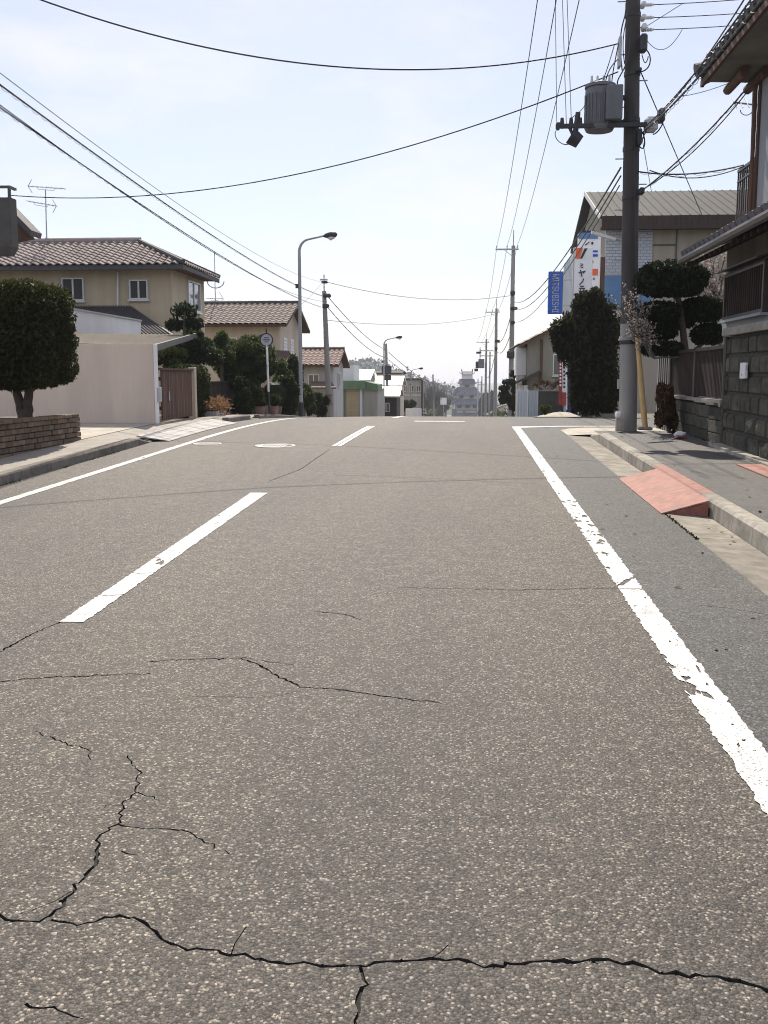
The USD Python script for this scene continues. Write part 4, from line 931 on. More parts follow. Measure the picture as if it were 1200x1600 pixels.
# ---------------------------------------------------------------- overhead wires
def wire(label, p, q, s, r=.012, n=26, spiral=0, cat='overhead cable', name='overhead_cable'):
    w = sag(p, q, s, n)
    if not spiral: return solo(name, tube(w, r, 5), M['cable'], label, cat)
    t = thing(name, label, cat, tuple(p)); part(t, 'cable', tube(w, r, 5), M['cable'])
    L = np.linalg.norm(np.asarray(q)-np.asarray(p)); k = int(L*spiral); tt = np.linspace(0, 1, k*6); b = np.column_stack([np.interp(tt, np.linspace(0, 1, n), w[:, i]) for i in range(3)])
    a = tt*k*2*np.pi; R_ = r*1.9; b[:, 0] += R_*np.cos(a); b[:, 2] += R_*np.sin(a)-R_*.6
    part(t, 'hanger_spiral', tube(b, .004, 3, False), M['cable']); return t
A = at
wire('thick cable crossing high over the road from the pole to the upper left', A(966, 68, PY-.1), A(-120, -75, 15), .95, .013, 40)
wire('thin lower cable crossing from the concrete pole to the dark left balcony', A(966, 112, PY-.1), A(15, 305, 24), .75, .012, 40)
# left bundle along the road
Lp = l1[1]
wl = [((-60, 88), (503, 462), .35, .013, 3, 'upper thick spiral wrapped cable down the left side to the near left pole'), ((-60, 120), (506, 471), .55, .008, 0, 'thin middle cable down the left side to the near left pole'), ((-60, 126), (506, 481), .35, .010, 2.4, 'lower spiral wrapped cable down the left side to the near left pole'), ((-60, 68), (505, 441), .5, .006, 0, 'faint uppermost wire on the left side')]
for a, b, s, r, sp, lab in wl: wire(lab, A(*a, 12), A(*b, 51.9), s, r, 34, sp)
for a, b, s, lab in (((512, 463), (606, 548), .4, 'cable from the near left pole to the farther left pole'), ((512, 480), (606, 560), .5, 'lower cable between the two left poles')): wire(lab, A(*a, 52), A(*b, 95), s, .022)
wire('cable from the farther left pole on down the hill', A(607, 550, 95), A(679, 600, 150), .4, .03); wire('lower cable from the farther left pole down the hill', A(607, 562, 95), A(679, 606, 150), .4, .025)
wire('short stay cable on the left running down to the second house roof', A(505, 439, 51.8), A(463, 482, 46), .1, .010)
wire('long thin cable crossing the road beyond the crest', A(508, 440, 52), A(797, 462, 67), .55, .014, 30); wire('lower thin cable crossing the road beyond the crest', A(508, 500, 60), A(775, 490, 98), .6, .014, 30)
# high voltage lines overhead on the right
arm2 = p2[3]; za2 = float(A(797, 388, 66.8)[2])+.2
for i, (px, lab) in enumerate(((853, 'leftmost of the high lines running down to the second pole'), (885, 'middle high line running down to the second pole'), (925, 'rightmost of the high lines running down to the second pole'))):
    wire(lab, A(px, -90, PY), (arm2+(-1.08, -.4, .24)[i], 66.8, za2), .6, .011, 34)
    wire(('left', 'middle', 'right')[i]+' high line between the second and third poles', (arm2+(-1.08, -.4, .24)[i], 66.8, za2), (p3[3]+(-.98, -.36, .2)[i], 97.8, float(A(774, 486, 97.8)[2])+.2), .6, .014)
    wire(('left', 'middle', 'right')[i]+' high line between the third and fourth poles', (p3[3]+(-.98, -.36, .2)[i], 97.8, float(A(774, 486, 97.8)[2])+.2), (p4[3]+(-1.2, -.5, .2)[i], 137.8, float(A(759, 533, 137.8)[2])+.2), .6, .016)
for px0, px1, lab in ((867, 870, 'left dropper wire from the top arm to the switch'), (877, 885, 'middle dropper wire from the top arm to the switch'), (884, 893, 'right dropper wire from the top arm to the switch')): wire(lab, A(px0, -60, PY-.2), A(px1, 197, PY-.24), .0, .006, 4)
# bundle past the pole towards the camera and on to the second pole
for i, (a, b, c, r, lab) in enumerate((((1003, 208), (1250, -78), (970, 262), .016, 'thickest'), ((1006, 200), (1235, -88), (970, 275), .011, 'middle'), ((1030, 180), (1205, -70), (968, 290), .009, 'thinnest'))):
    wire(lab+' cable of the bundle rising over the right house', A(*a, PY-.2), A(*b, 9.5), .12, r, 24, 3 if i < 2 else 0)
    wire(lab+' cable of the bundle sloping down to the second pole', A(*c, PY+.1), A(803, (472, 482, 503)[i], 66.8), (.75, .8, .7)[i], (.018, .015, .012)[i], 34)
for i, (a, b, c) in enumerate((((803, 474), (776, 534), 'upper'), ((803, 504), (776, 548), 'lower'))): wire(c+' low cable between the second and third poles', A(*a, 67), A(*b, 98), .9, .026)
wire('low cable between the third and fourth poles', A(775, 545, 98), A(761, 590, 138), .8, .03)
wire('upper service cable from the pole to the right house eave', A(1000, 300, PY-.1), A(1180, 122, 17.3), .12, .014, 20, 2.5); wire('lower service cable from the pole to the right house eave', A(1004, 296, PY-.1), A(1178, 130, 17.3), .18, .010, 20)
wire('level cable from the pole to the balcony of the right house', A(990, 267, PY), A(1162, 258, 17.6), .1, .013, 20, 3); wire('loose slack cable from the pole to the balcony', A(1015, 266, PY), A(1162, 260, 17.6), .16, .010, 20)
wire('slanting wire from the pole down to the warehouse roof', A(1001, 112, PY-.1), A(1108, 362, 32), .0, .011, 12); wire('slanting thin wire beside the pole', A(997, 180, PY-.1), A(1018, 300, 26), .0, .008, 8)
for i, (py, qx, qy) in enumerate(((8, 1250, -10), (28, 1260, 12), (47, 1260, 30))): wire(('top', 'middle', 'lowest')[i]+' of the three feeder wires leaving the pole to the right', A(1003, py, PY-.1), A(qx, qy, 21), .03, .008, 12)
for i, (py, qx) in enumerate(((8, 1070), (28, 1070), (47, 1095))):
    part(pole1, 'strain_insulator', disc_insulator(A(1006, py, PY-.1), A(1022, py-1, PY-.08), .035), M['porcelain'])
wire('looped tie wire under the feeder wires', A(1010, 62, PY-.1), A(1066, 46, PY), .25, .006, 14)
wire('slanting tie wire from the feeder wires to the pole', A(1004, 45, PY-.15), A(1066, 6, PY), .0, .006, 6)
wire('thin wire from the bundle to the tip of the right eave', A(1055, 152, 18), A(1150, 125, 17.4), .04, .006, 8)
# ================================================================ LEFT SIDE
# brick planter with the clipped tree
PXF = -6.33
pl = thing('brick_planter', 'low tan brick planter wall under the box clipped tree', 'planter', (-7.0, 13.5, .4))
ptop = .91
part(pl, 'core', T(*hull([(x, y, z) for x in (PXF-.07, -7.6) for y in (9.0, 16.03) for z in (.1, ptop-.07)])), M['mortar'])
rbk = np.random.default_rng(17)
for j in range(6):
    z1 = ptop-.055-j*.083
    y = 9.0-(.11 if j % 2 else 0)
    while y < 16.08:
        b = y+.212; a_ = max(y, 9.0); b_ = min(b, 16.1)
        if b_-a_ > .06 and z1-.02 > float(zlw(PXF, (a_+b_)/2))-.05:
            o = rbk.uniform(-.006, .01)
            part(pl, 'brick', bbox((PXF-.1, a_+.005, z1-.074), (PXF+o, b_-.005, z1), .006), M['brick'])
        y = b
for y in np.arange(9.0, 16.0, .305): part(pl, 'coping_brick', bbox((PXF-.2, y+.004, ptop-.053), (PXF+.02, min(y+.3, 16.12), ptop+rbk.uniform(-.004, .006)), .008), M['brick'])
for j in range(6):
    for k in range(6): part(pl, 'brick', bbox((-7.58+k*.208, 16.035, ptop-.13-j*.083), (-7.58+k*.208+.2, 16.1+rbk.uniform(0, .01), ptop-.056-j*.083), .006), M['brick'])
part(pl, 'soil', box((-7.55, 9.1, ptop-.09), (PXF-.201, 16.0, ptop-.05)), M['ground'])
rt_ = np.random.default_rng(41)
tcx = at(8, 526, 15.2)
tt = thing('clipped_tree', 'dense dark tree clipped to a square block above the brick planter', 'tree', (tcx[0], 15.2, ptop-.06))
tb0 = np.array([tcx[0]+.26, 15.2, ptop-.1])
part(tt, 'trunk', cat_([tube([tb0, tb0+[0, 0, .12], tb0+[-.02, 0, .2]], [.13, .11, .1], 10), limb(tb0+[-.03, 0, .1], tb0+[-.16, .05, .62], .085, .06, rt_, .05), limb(tb0+[.03, 0, .1], tb0+[.12, -.05, .66], .08, .06, rt_, .05)]+[limb(tb0+[s*.14, 0, .6], (tcx[0]+dx, 15.2+dy, tcx[2]+.5), .05, .015, rt_, .08) for s, dx, dy in ((-1, -.4, .2), (-1, -.2, -.4), (1, .3, .3), (1, .45, -.2))]), M['bark'])
p, nn = shell(38000, (.88, .80, .79), rt_, 11, .30, .055, 3, 5.5); p += rt_.normal(0, .018, p.shape)
p[:, 2] = np.where(p[:, 2] < -.45, p[:, 2]+.10*np.clip(p[:, 0]/.8, 0, 1)*0+.05*(np.hypot(p[:, 0], p[:, 1])/.8)**2*np.clip((-.45-p[:, 2])/.35, 0, 1), p[:, 2])
part(tt, 'crown', cat_([leaves(tcx+p, .044, rt_, .9, 1.9, nn, .15), core(tcx, (.88, .80, .77), rt_, 8.0, .70)]), M['lf_topiary'])

# driveway and white boundary wall, carport, garage
solo('driveway', sheet(sbox(-14, 16.13, -6.33, 20.28), zlw, .006, .4), M['apron'], 'sunlit concrete driveway between the brick planter and the white wall', kind='structure')
bw = thing('boundary_wall', 'plain off white rendered boundary wall facing the camera', 'wall', (-9.5, 20.4, .5))
xw1 = at(241, 600, 20.3)[0]; zt = float(at(235, 537, 20.3)[2])
part(bw, 'wall_face', bbox((-15, 20.3, .2), (xw1, 20.44, zt), .012), M['block_white'])
part(bw, 'pillar', bbox((xw1+.002, 20.29, .2), (xw1+.05, 20.44, zt+.0), .012), M['wall_white'])
part(bw, 'letter_box', bbox((xw1+.051, 20.31, 1.0), (xw1+.12, 20.42, 1.3), .01), M['trafo_box'])
cp = thing('carport', 'carport with a bright translucent sheet roof behind the white wall', 'carport', (-9, 24, .5))
c0, c1, c2, c3 = at(60, 534, 20.9), at(241, 541, 20.9), at(304, 523, 27), at(60, 520, 27)
sh_ = []
Nw = 60; u = np.linspace(0, 1, Nw*4+1)
lo = c0+(c1-c0)*u[:, None]; hi = c3+(c2-c3)*u[:, None]; wv = np.abs(np.sin(np.pi*u*Nw))*.006
for w in (lo, hi): w[:, 2] += wv
V = np.vstack([lo, hi]); n = len(u); f = []
for i in range(n-1): f += [[i, i+1, n+i+1], [i, n+i+1, n+i]]
part(cp, 'roof_sheet', T(V, f), M['poly'])
for t_ in np.linspace(0.02, .98, 9):
    a, b = c0+(c1-c0)*t_-[0, 0, .04], c3+(c2-c3)*t_-[0, 0, .04]
    part(cp, 'rafter', T(*hull([q+[s, 0, dz] for q in (a, b) for s in (-.03, .03) for dz in (-.035, .03)])), M['wood_brown'])
part(cp, 'edge_beam', T(*hull([q+[s, 0, dz] for q in (c1, c2) for s in (.005, .05) for dz in (-.1, .04)])), M['frame_dark'])
for q in (c1-(c1-c0)*.02, c1+(c2-c1)*.95): part(cp, 'post', box((q[0]-.05, q[1]+.1, .4), (q[0]+.0, q[1]+.16, q[2]-.08)), M['frame_dark'])
ga = thing('garage', 'white walled outbuilding with a sloping top behind the carport', 'outbuilding', (-11, 28.5, .3))
gq = [at(px, py, 27.6) for px, py in ((40, 471), (177.5, 495), (177.5, 534), (40, 534))]
part(ga, 'wall', T(*hull(np.vstack([np.array(gq), np.array(gq)+[0, 2.4, 0]]))), M['wall_white'])
part(ga, 'coping', T(*hull([q+[dx, dy, dz] for q, dx in ((gq[0], 0), (gq[1], .03)) for dy in (-.04, 2.42) for dz in (.002, .05)])), M['wall_grey'])
part(ga, 'base', box((gq[0][0], 27.7, 0), (gq[1][0]-.02, 29.9, gq[2][2]-.002)), M['wall_grey'])

# far left dark house corner with balcony rail
nb = thing('near_left_house', 'dark brown balcony corner and eave of the house at the left edge', 'house', (-13, 24, .3))
q = at(20, 330, 24); zb_, zt_ = float(at(20, 392, 24)[2]), float(at(20, 308, 24)[2])
xb = float(at(15, 300, 24)[0])
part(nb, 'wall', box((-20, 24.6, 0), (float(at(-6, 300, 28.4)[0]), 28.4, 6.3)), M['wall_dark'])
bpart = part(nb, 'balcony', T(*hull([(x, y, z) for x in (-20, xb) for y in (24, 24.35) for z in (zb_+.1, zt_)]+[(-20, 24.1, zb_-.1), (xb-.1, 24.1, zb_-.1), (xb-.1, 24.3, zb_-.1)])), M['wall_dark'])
part(bpart, 'rail', cat_([box((-20, 24.02, zt_+.22), (xb, 24.07, zt_+.28)), box((xb-.06, 24.02, zt_+.001), (xb, 24.08, zt_+.22)), box((xb-.06, 24.08, zt_+.22), (xb, 24.4, zt_+.28)), box((xb-1.2, 24.02, zt_+.001), (xb-1.14, 24.08, zt_+.22))]), M['frame_dark'])
e0, e1, e2 = at(8, 328, 27), at(49, 370, 27), at(8, 378, 27)
part(nb, 'eave', T(*hull([e0, e1, e1+[0, 0, .07], e2, e0+[-.1, .5, 0], e1+[-.1, .5, 0], e2+[-.1, .5, 0]])), M['wood_brown'])
part(nb, 'roof_edge', T(*hull([a+[dx, dy, dz] for a in (e0, e1) for dx, dz in ((0, .02), (.05, .16)) for dy in (-.1, .6)])), M['tile_dark'])

# big hipped house
HA = thing('hipped_tile_house', 'large cream two storey house with a pale tiled hip roof', 'house', (-14, 38, .2))
xa1 = float(at(270, 460, 36)[0]); ya2 = float(onX(319, 460, xa1)[1]); xa0 = -24
xe = float(at(286, 413, 35.3)[0]); ze = float(at(286, 413, 35.3)[2]); ye0 = 35.3; ye1 = float(onX(343, 438, xe)[1]); ym = (ye0+ye1)/2
rq = at(216, 379, ym); xr, zrd = float(rq[0]), float(rq[2])
part(HA, 'wall', box((xa0, 36, -.5), (xa1, ya2, ze-.02)), M['wall_cream'])
part(HA, 'soffit', box((xa0, ye0+.05, ze-.1), (xe-.05, ye1-.05, ze-.021)), M['wood_brown'])
part(HA, 'fascia', cat_([box((xa0, ye0, ze-.16), (xe, ye0+.045, ze+.0)), box((xe-.045, ye0+.046, ze-.16), (xe, ye1, ze+.0))]), M['tile_dark'])
fs = [np.array(q) for q in ((xa0, ye0, ze), (xe, ye0, ze), (xr, ym, zrd), (xa0, ym, zrd))]
rf = part(HA, 'roof', slab(fs, .1), M['tile_dark'])
part(HA, 'roof', slab([(xe, ye0, ze), (xe, ye1, ze), (xr, ym, zrd)], .1), M['tile_dark'])
part(HA, 'roof', slab([(xe, ye1, ze), (xa0, ye1, ze), (xa0, ym, zrd), (xr, ym, zrd)], .1), M['tile_dark'])
def stile(O, U, V, N, w, l):
    """one wavy roof tile, lifted at its lower edge"""
    u = np.linspace(0, 1, 8); h = .058*np.sin(np.pi*np.clip(u/.72, 0, 1))-.012*np.sin(np.pi*np.clip((u-.72)/.28, 0, 1))
    rows = [O+U*(u*w)[:, None]+N*(h+b)[:, None]+V*v for v, b in ((0, .015), (0, .055), (l*1.05, .018))]
    n = 8; f = []
    for k in range(2):
        for i in range(n-1): q = k*n+i; f += [[q, q+1, q+n+1], [q, q+n+1, q+n]]
    return T(np.vstack(rows), f)
Vd = np.array([0, ym-ye0, zrd-ze]); Lr = np.linalg.norm(Vd); Vd /= Lr; Ux = np.array([1.0, 0, 0]); Nn = np.cross(Ux, Vd)
nrow = 11; tl = Lr/nrow; tw_ = .30; tiles = []
for j in range(nrow):
    xh = xe+(xr-xe)*(j+.5)/nrow
    for k in range(int((xh-xa0)/tw_)):
        x = xh-(k+1)*tw_+((xe-xh) % tw_)-tw_*.5
        tiles.append((x, j))
tiles.sort(key=lambda q: -q[0])
rest = []
for i, (x, j) in enumerate(tiles):
    m_ = stile(np.array([x, ye0-.03, ze-.01])+Vd*(j*tl), Ux, Vd, Nn, tw_, tl)
    if i < 290: part(rf, 'tile', m_, M['tile_a'], smooth=45)
    else: rest.append(m_)
part(rf, 'far_tiles', cat_(rest), M['tile_a'], smooth=45, kind='stuff')
Vs = np.array([xr-xe, 0, zrd-ze]); Ls = np.linalg.norm(Vs); Vs /= Ls; Uy = np.array([0, 1.0, 0]); Ns = np.cross(Uy, Vs); st_ = []
for j in range(10):
    t0 = (j+.4)/10; ya, yb_ = ye0+(ym-ye0)*t0, ye1+(ym-ye1)*t0
    for y in np.arange(ya, yb_-.2, .3): st_.append(stile(np.array([xe+.03, y, ze-.01])+Vs*(j*Ls/10), Uy, Vs, Ns, .3, Ls/10))
part(HA, 'side_tiles', cat_(st_), M['tile_a'], smooth=45, kind='stuff')
part(rf, 'ridge', tube([(xa0, ym, zrd+.08), (xr+.1, ym, zrd+.08)], .12, 10), M['tile_a'])
part(rf, 'hip_ridge', tube([(xr, ym, zrd+.08), (xe, ye0, ze+.1)], .085, 8), M['tile_dark']); part(rf, 'hip_ridge', tube([(xr, ym, zrd+.08), (xe, ye1, ze+.1)], .085, 8), M['tile_dark'])
def win_px(par, px0, py0, px1, py1, Y, N=(0, -1, 0), **k):
    a, b = at(px0, py1, Y), at(px1, py0, Y); window(par, a, (1, 0, 0), b[0]-a[0], b[2]-a[2], N, **k)
win_px(HA, 203, 437, 231, 468, 35.998)
win_px(HA, 98, 434, 131, 470, 35.998)
yw0, yw1 = float(onX(292, 450, xa1)[1]), float(onX(311, 450, xa1)[1]); zq0, zq1 = float(onX(300, 486, xa1)[2]), float(onX(300, 440, xa1)[2])
window(HA, (xa1+.002, yw0, zq0), (0, 1, 0), yw1-yw0, zq1-zq0, (1, 0, 0))
part(HA, 'downpipe', tube([at(184, 425, 35.93), at(184, 478, 35.93), at(176, 492, 35.8)], .035, 6), M['frame'])
part(HA, 'corner_board', box((xa1-.06, 35.97, 0), (xa1+.02, 36.03, ze-.17)), M['wall_beige'])
lrq = [at(px, py, Y) for px, py, Y in ((60, 519, 32.2), (272, 523, 32.2), (206, 479, 35.9), (60, 479, 35.9))]
lr_ = part(HA, 'lower_roof', slab(lrq, .1), M['tile_dark'])
for k in np.linspace(.03, .97, 34):
    a, b = lrq[0]+(lrq[1]-lrq[0])*k, lrq[3]+(lrq[2]-lrq[3])*k; part(lr_, 'batten', tube([a+[0, 0, .03], b+[0, 0, .03]], .022, 5), M['tile_dark'])
part(HA, 'porch_wall', box((xa0, 32.7, -.4), (lrq[1][0]-.5, 35.95, lrq[0][2]-.1)), M['wall_cream'])
# aerials
def aerial(label, px, pyb, pyt, Y, booms):
    b, t_ = at(px, pyb, Y), at(px-2, pyt, Y); s = Y/FPX
    t = thing('tv_aerial', label, 'aerial', tuple(b)); part(t, 'mast', cyl(b-[0, 0, .3], t_, .028, .022, 8), M['steel'])
    for dx in (-8, -4, 4, 8): part(t, 'stay', cyl(b+[dx*s, (dx % 3-1)*.12, -.05], b+[0, 0, 12*s], .012, sides=5), M['steel'])
    for (x0, y0, x1, y1, tip) in booms:
        p0, p1 = at(x0, y0, Y), at(x1, y1, Y); bm = part(t, 'boom', cyl(p0, p1, .014, sides=6), M['steel'])
        for k in np.linspace(.05, .95, 8): c = p0+(p1-p0)*k; part(bm, 'element', cyl(c-[0, .28, .0], c+[0, .28, .0], .007, sides=5), M['steel'])
        e = p0 if tip < 0 else p1; 
        for s_ in (-1, 1): part(bm, 'reflector', cyl(e, e+[-tip*6*s, 0, s_*10*s], .014, sides=6), M['steel'])
        part(bm, 'bracket', tube([p0+(p1-p0)*.25, p0+(p1-p0)*.27-[0, 0, .09], p0+(p1-p0)*.7-[0, 0, .09], p0+(p1-p0)*.72], .01, 5), M['steel'])
    return t
aerial('tall television aerial on the ridge of the hipped tile house', 73, 382, 296, ym, [(44, 291, 102, 295, -1), (42, 314, 88, 322, 1)])
t2 = aerial('aerial mast with dish arc between the two tiled houses', 337, 492, 394, 52, [(322, 466, 349, 467, 1)])
part(t2, 'dish_arc', tube([at(337+13*math.sin(a), 440+10*math.cos(a), 51.8) for a in np.linspace(-1.6, 1.6, 10)], .03, 6), M['steel'])

# gate, hedges, fences along the left pavement
def zl(y): return float(zlw(-6.5, y))
gt = thing('timber_gate', 'dark brown vertical board gate right of the white wall', 'gate', (-6.35, 21.8, zl(21.8)))
gy0, gy1 = 20.8, 23.15; gz = float(onX(280, 577, -6.36)[2])
for y in np.arange(gy0, gy1, .125): part(gt, 'board', bbox((-6.40, y+.003, zl(y)+.04), (-6.365, min(y+.119, gy1), gz-.03), .006), M['wood_brown'])
part(gt, 'rail', box((-6.44, gy0, zl(22)+.25), (-6.402, gy1, zl(22)+.33)), M['wood_dark']); part(gt, 'rail', box((-6.44, gy0, gz-.25), (-6.402, gy1, gz-.17)), M['wood_dark'])
part(gt, 'cap_rail', box((-6.45, gy0-.02, gz-.028), (-6.33, gy1+.03, gz+.02)), M['wood_brown'])
part(gt, 'handle', cyl((-6.345, 21.25, 1.0), (-6.345, 21.25, 1.2), .014, sides=8), M['frame'])
gpst = bbox((-6.46, gy1+.04, zl(23)-.1), (-6.3, gy1+.2, gz+.06), .012); part(gt, 'gate_post', gpst, M['wall_beige'], label='pale yellowish gate post')
rh = np.random.default_rng(51)
def hedge(name, label, c, r, n, leaf, m, power=6.0, cat='hedge', lumps=.08, k=.8, flat=None):
    t = thing(name, label, cat, (c[0], c[1], c[2]-r[2]))
    p, nn = shell(n, r, rh, power, .25, lumps, int(abs(c[1])*7) % 80, 3.5)
    part(t, 'foliage', cat_([leaves(np.asarray(c)+p, leaf, rh, .8, 1.8, nn, .3), core(c, r, rh, power, k)]), M[m])
    part(t, 'stems', cat_([limb((c[0]+dx*r[0], c[1]+dy*r[1], c[2]-r[2]*1.05), (c[0]+dx*r[0]*.6, c[1]+dy*r[1]*.6, c[2]), .03, .015, rh) for dx, dy in ((0, 0), (.4, .3), (-.4, -.3))]), M['bark'])
    return t
zh = zl(24.3); hz_ = float(onX(320, 573, -6.6)[2])
hedge('hedge', 'tall clipped hedge block between the timber gate and the dry plants', (-6.75, 24.25, (zh+hz_)/2), (.38, .85, (hz_-zh)/2+.02), 9000, .05, 'lf_hedge')
fn = thing('board_fence', 'dark brown board fence below the broad leaved bushes', 'fence', (-6.9, 27.5, zl(27)))
for y in np.arange(25.2, 30.0, .16): part(fn, 'board', box((-6.95, y+.004, zl(y)-.1), (-6.92, y+.152, float(onX(360, 598, -6.95)[2])+.01)), M['wood_dark'])
part(fn, 'cap_rail', box((-6.98, 25.2, float(onX(360, 598, -6.95)[2])+.012), (-6.88, 30.1, float(onX(360, 598, -6.95)[2])+.05)), M['wood_dark'])
rbush = np.random.default_rng(61)
bc_ = at(382, 568, 30); mass_tree('bush', 'bright green broad leaved bush above the dark board fence', (bc_[0], 30, zl(30)), (bc_, (.85, .9, .78)), rbush, 9000, .085, 'lf_green', 16, up=.8, asp=2.0, cat='bush')
bc_ = at(347, 548, 29); mass_tree('bush', 'smaller green bush left of the bright broad leaved one', (bc_[0], 29, zl(29)), (bc_, (.42, .5, .5)), rbush, 3500, .07, 'lf_green', 9, up=.8, asp=2.0, cat='bush')
bc_ = at(378, 625, 28.2); mass_tree('bush', 'dark low shrub at the pavement edge beside the dry plants', (bc_[0], 28.2, zl(28)), (bc_, (.34, .4, .62)), rbush, 3500, .06, 'lf_hedge', 9, cat='bush')
for i, (px, py, Y, r, lab) in enumerate(((262, 556, 25.5, (.5, .5, .36), 'olive hedge mass showing over the timber gate'), (310, 545, 27.5, (.6, .5, .5), 'loose olive bush behind the clipped hedge block'), (405, 560, 33, (.6, .6, .75), 'tall light green bush beside the bus stop sign'), (360, 560, 31.5, (.8, .6, .6), 'wide olive bush filling the gap over the board fence'), (392, 612, 29.6, (.4, .35, .5), 'round light bush at the right end of the board fence'), (430, 618, 35, (.8, .5, .9), 'broad hedge in front of the beige gabled house'), (458, 622, 40, (.8, .6, .9), 'hedge behind the foot of the near street lamp'))):
    c = at(px, py, Y); mass_tree('hedge_bush', lab, (c[0], Y, zl(Y)), (c, r), rbush, 5200, .075, ('lf_green', 'lf_hedge')[i % 3 == 2], 12, up=.8, asp=2.0, cat='bush')
# sparse garden pine
pt = at(289, 548, 26.5); pads = []
for px, py, w, h in ((288, 486, 44, 26), (274, 508, 30, 18), (303, 505, 32, 18), (268, 543, 40, 22), (308, 540, 44, 26), (290, 560, 56, 24), (328, 558, 40, 24), (262, 562, 26, 16)):
    s = 26.5/FPX; pads.append((at(px, py, 26.5+rbush.uniform(-.3, .3)), (w*s/2, w*s/2, h*s/2)))
b0 = np.array([pt[0], 26.5, .4]); 
def sparse(name, label, trunk, pads, rng, n, leaf, m):
    t = thing(name, label, 'tree', tuple(trunk[0])); tr = np.asarray(trunk, float)
    part(t, 'trunk', tube(trunk, np.linspace(.075, .035, len(trunk)), 8), M['bark'])
    for c, r in pads:
        c = np.asarray(c); p, nn = shell(n, r, rng, 2, .95, .3, int(c[0]*31) % 70, 3)
        part(t, 'foliage_pad', leaves(c+p, leaf, rng, .8, 2.2), M[m]); k = np.argmin(np.abs(tr[:, 2]-(c[2]-.15)))
        part(t, 'branch', limb(tr[k], c-[0, 0, r[2]*.4], .03, .01, rng), M['bark'])
sparse('garden_pine', 'sparse garden pine with open pads in front of the hipped house', [b0, b0+[.03, 0, .8], at(287, 545, 26.5), at(289, 510, 26.5), at(288, 486, 26.5)], pads, rbush, 420, .07, 'lf_pine')
dp = at(326, 640, 24.9); dg = zl(24.9)
dt = thing('dry_plants', 'pile of dry orange plants in a low grey box on the pavement', 'plants', (-6.28, 24.9, dg))
part(dt, 'tub', cat_([bbox((-6.5, 24.45, dg-.05), (-6.1, 24.9, dg+.13), .015), bbox((-6.48, 24.95, dg-.05), (-6.12, 25.45, dg+.12), .015)]), M['wall_grey'])
pts = rbush.normal(0, 1, (900, 3))*[.15, .34, .09]+[-6.3, 24.95, dg+.26]
part(dt, 'stalks', leaves(pts, .05, rbush, .9, 3.2), M['lf_dry'])
# pots: one, then copies
pr = thing('plant_pot', 'nearest of the potted plants along the left fence', 'plant pot', (-6.35, 31.0, zl(31)), 'potted plants along the left fence')
o = np.array([-6.35, 31.0, zl(31)])
part(pr, 'pot', tube([o, o+[0, 0, .02], o+[0, 0, .24], o+[0, 0, .27]], [.11, .12, .17, .18], 14), M['tile_red'])
p, nn = shell(420, (.2, .2, .17), rbush, 2, .6, .2, 4); part(pr, 'plant', leaves(o+[0, 0, .4]+p, .06, rbush, 1, 2), M['lf_hedge'])
for i, (x, y) in enumerate(((-6.4, 32.0), (-6.35, 33.2), (-6.4, 34.1), (-6.3, 35.2), (-6.35, 36.4))):
    copy(pr, 'plant_pot', ('second', 'third', 'fourth', 'fifth', 'farthest')[i]+' potted plant along the left fence counted from the camera', 'plant pot', (x, y, zl(y)), 'potted plants along the left fence', rotz=50*i, scale=(1.1-.05*i, 1.1, 1.25))
lf = thing('low_fence', 'low dark timber fence behind the row of pots', 'fence', (-6.9, 35, zl(35)))
for y in np.arange(31.6, 44, .2):
    part(lf, 'board', box((-7.0, y+.004, zl(y)-.1), (-6.96, y+.18, zl(y)+1.0)), M['wood_dark'])
for i, (px, py, Y, r, m_) in enumerate(((455, 585, 42, (.5, .6, .8), 'lf_hedge'), (440, 590, 40, (.45, .5, .75), 'lf_green'), (482, 625, 47, (.55, .6, .7), 'lf_hedge'), (497, 630, 50, (.5, .5, .6), 'lf_hedge'), (505, 636, 55, (.45, .5, .4), 'lf_rust'))):
    c = at(px, py, Y); mass_tree('bush', ('dark bush behind the near street lamp', 'mid green bush right of the bus stop sign', 'rounded hedge bush before the third house', 'second rounded bush before the third house', 'rusty low bush by the left utility pole')[i], (c[0], Y, zl(Y)), (c, r), rbush, 2600, .1, m_, 8, cat='bush')
# bus stop sign
bs = at(420, 640, 29.5); bx_, by_, bz_ = bs[0], 29.5, float(zlw(-5.9, 29.5))
bt = thing('bus_stop_sign', 'round disc sign on a white post with a dark foot', 'bus stop sign', (bx_, by_, bz_))
zd = float(at(420, 531, 29.5)[2]); z1 = float(at(420, 612, 29.5)[2])
part(bt, 'post', cyl((bx_, by_, z1), (bx_-.03, by_, zd-.17), .034, sides=12), M['white']); part(bt, 'foot_post', cyl((bx_+.02, by_, bz_-.1), (bx_, by_, z1), .034, sides=12), M['dark_metal'])
part(bt, 'disc', cyl((bx_-.035, by_-.015, zd), (bx_-.035, by_+.015, zd), .175, sides=28), M['trafo_box']); part(bt, 'rim', cat_([extr(Point(0, 0).buffer(.2, 24).difference(Point(0, 0).buffer(.168, 24)), (bx_-.035, by_+.025, zd), (1, 0, 0), (0, 0, 1), .05)]), M['dark_metal'])
for dx, dz, w, h in ((-.07, .06, .14, .025), (-.1, .0, .2, .03), (-.06, -.06, .12, .02)): part(bt, 'marking', box((bx_-.035+dx, by_-.019, zd+dz-h/2), (bx_-.035+dx+w, by_-.0155, zd+dz+h/2)), M['ink'])
part(bt, 'cap', cyl((bx_-.035, by_, zd+.2), (bx_-.035, by_, zd+.32), .02, sides=8), M['dark_metal'])

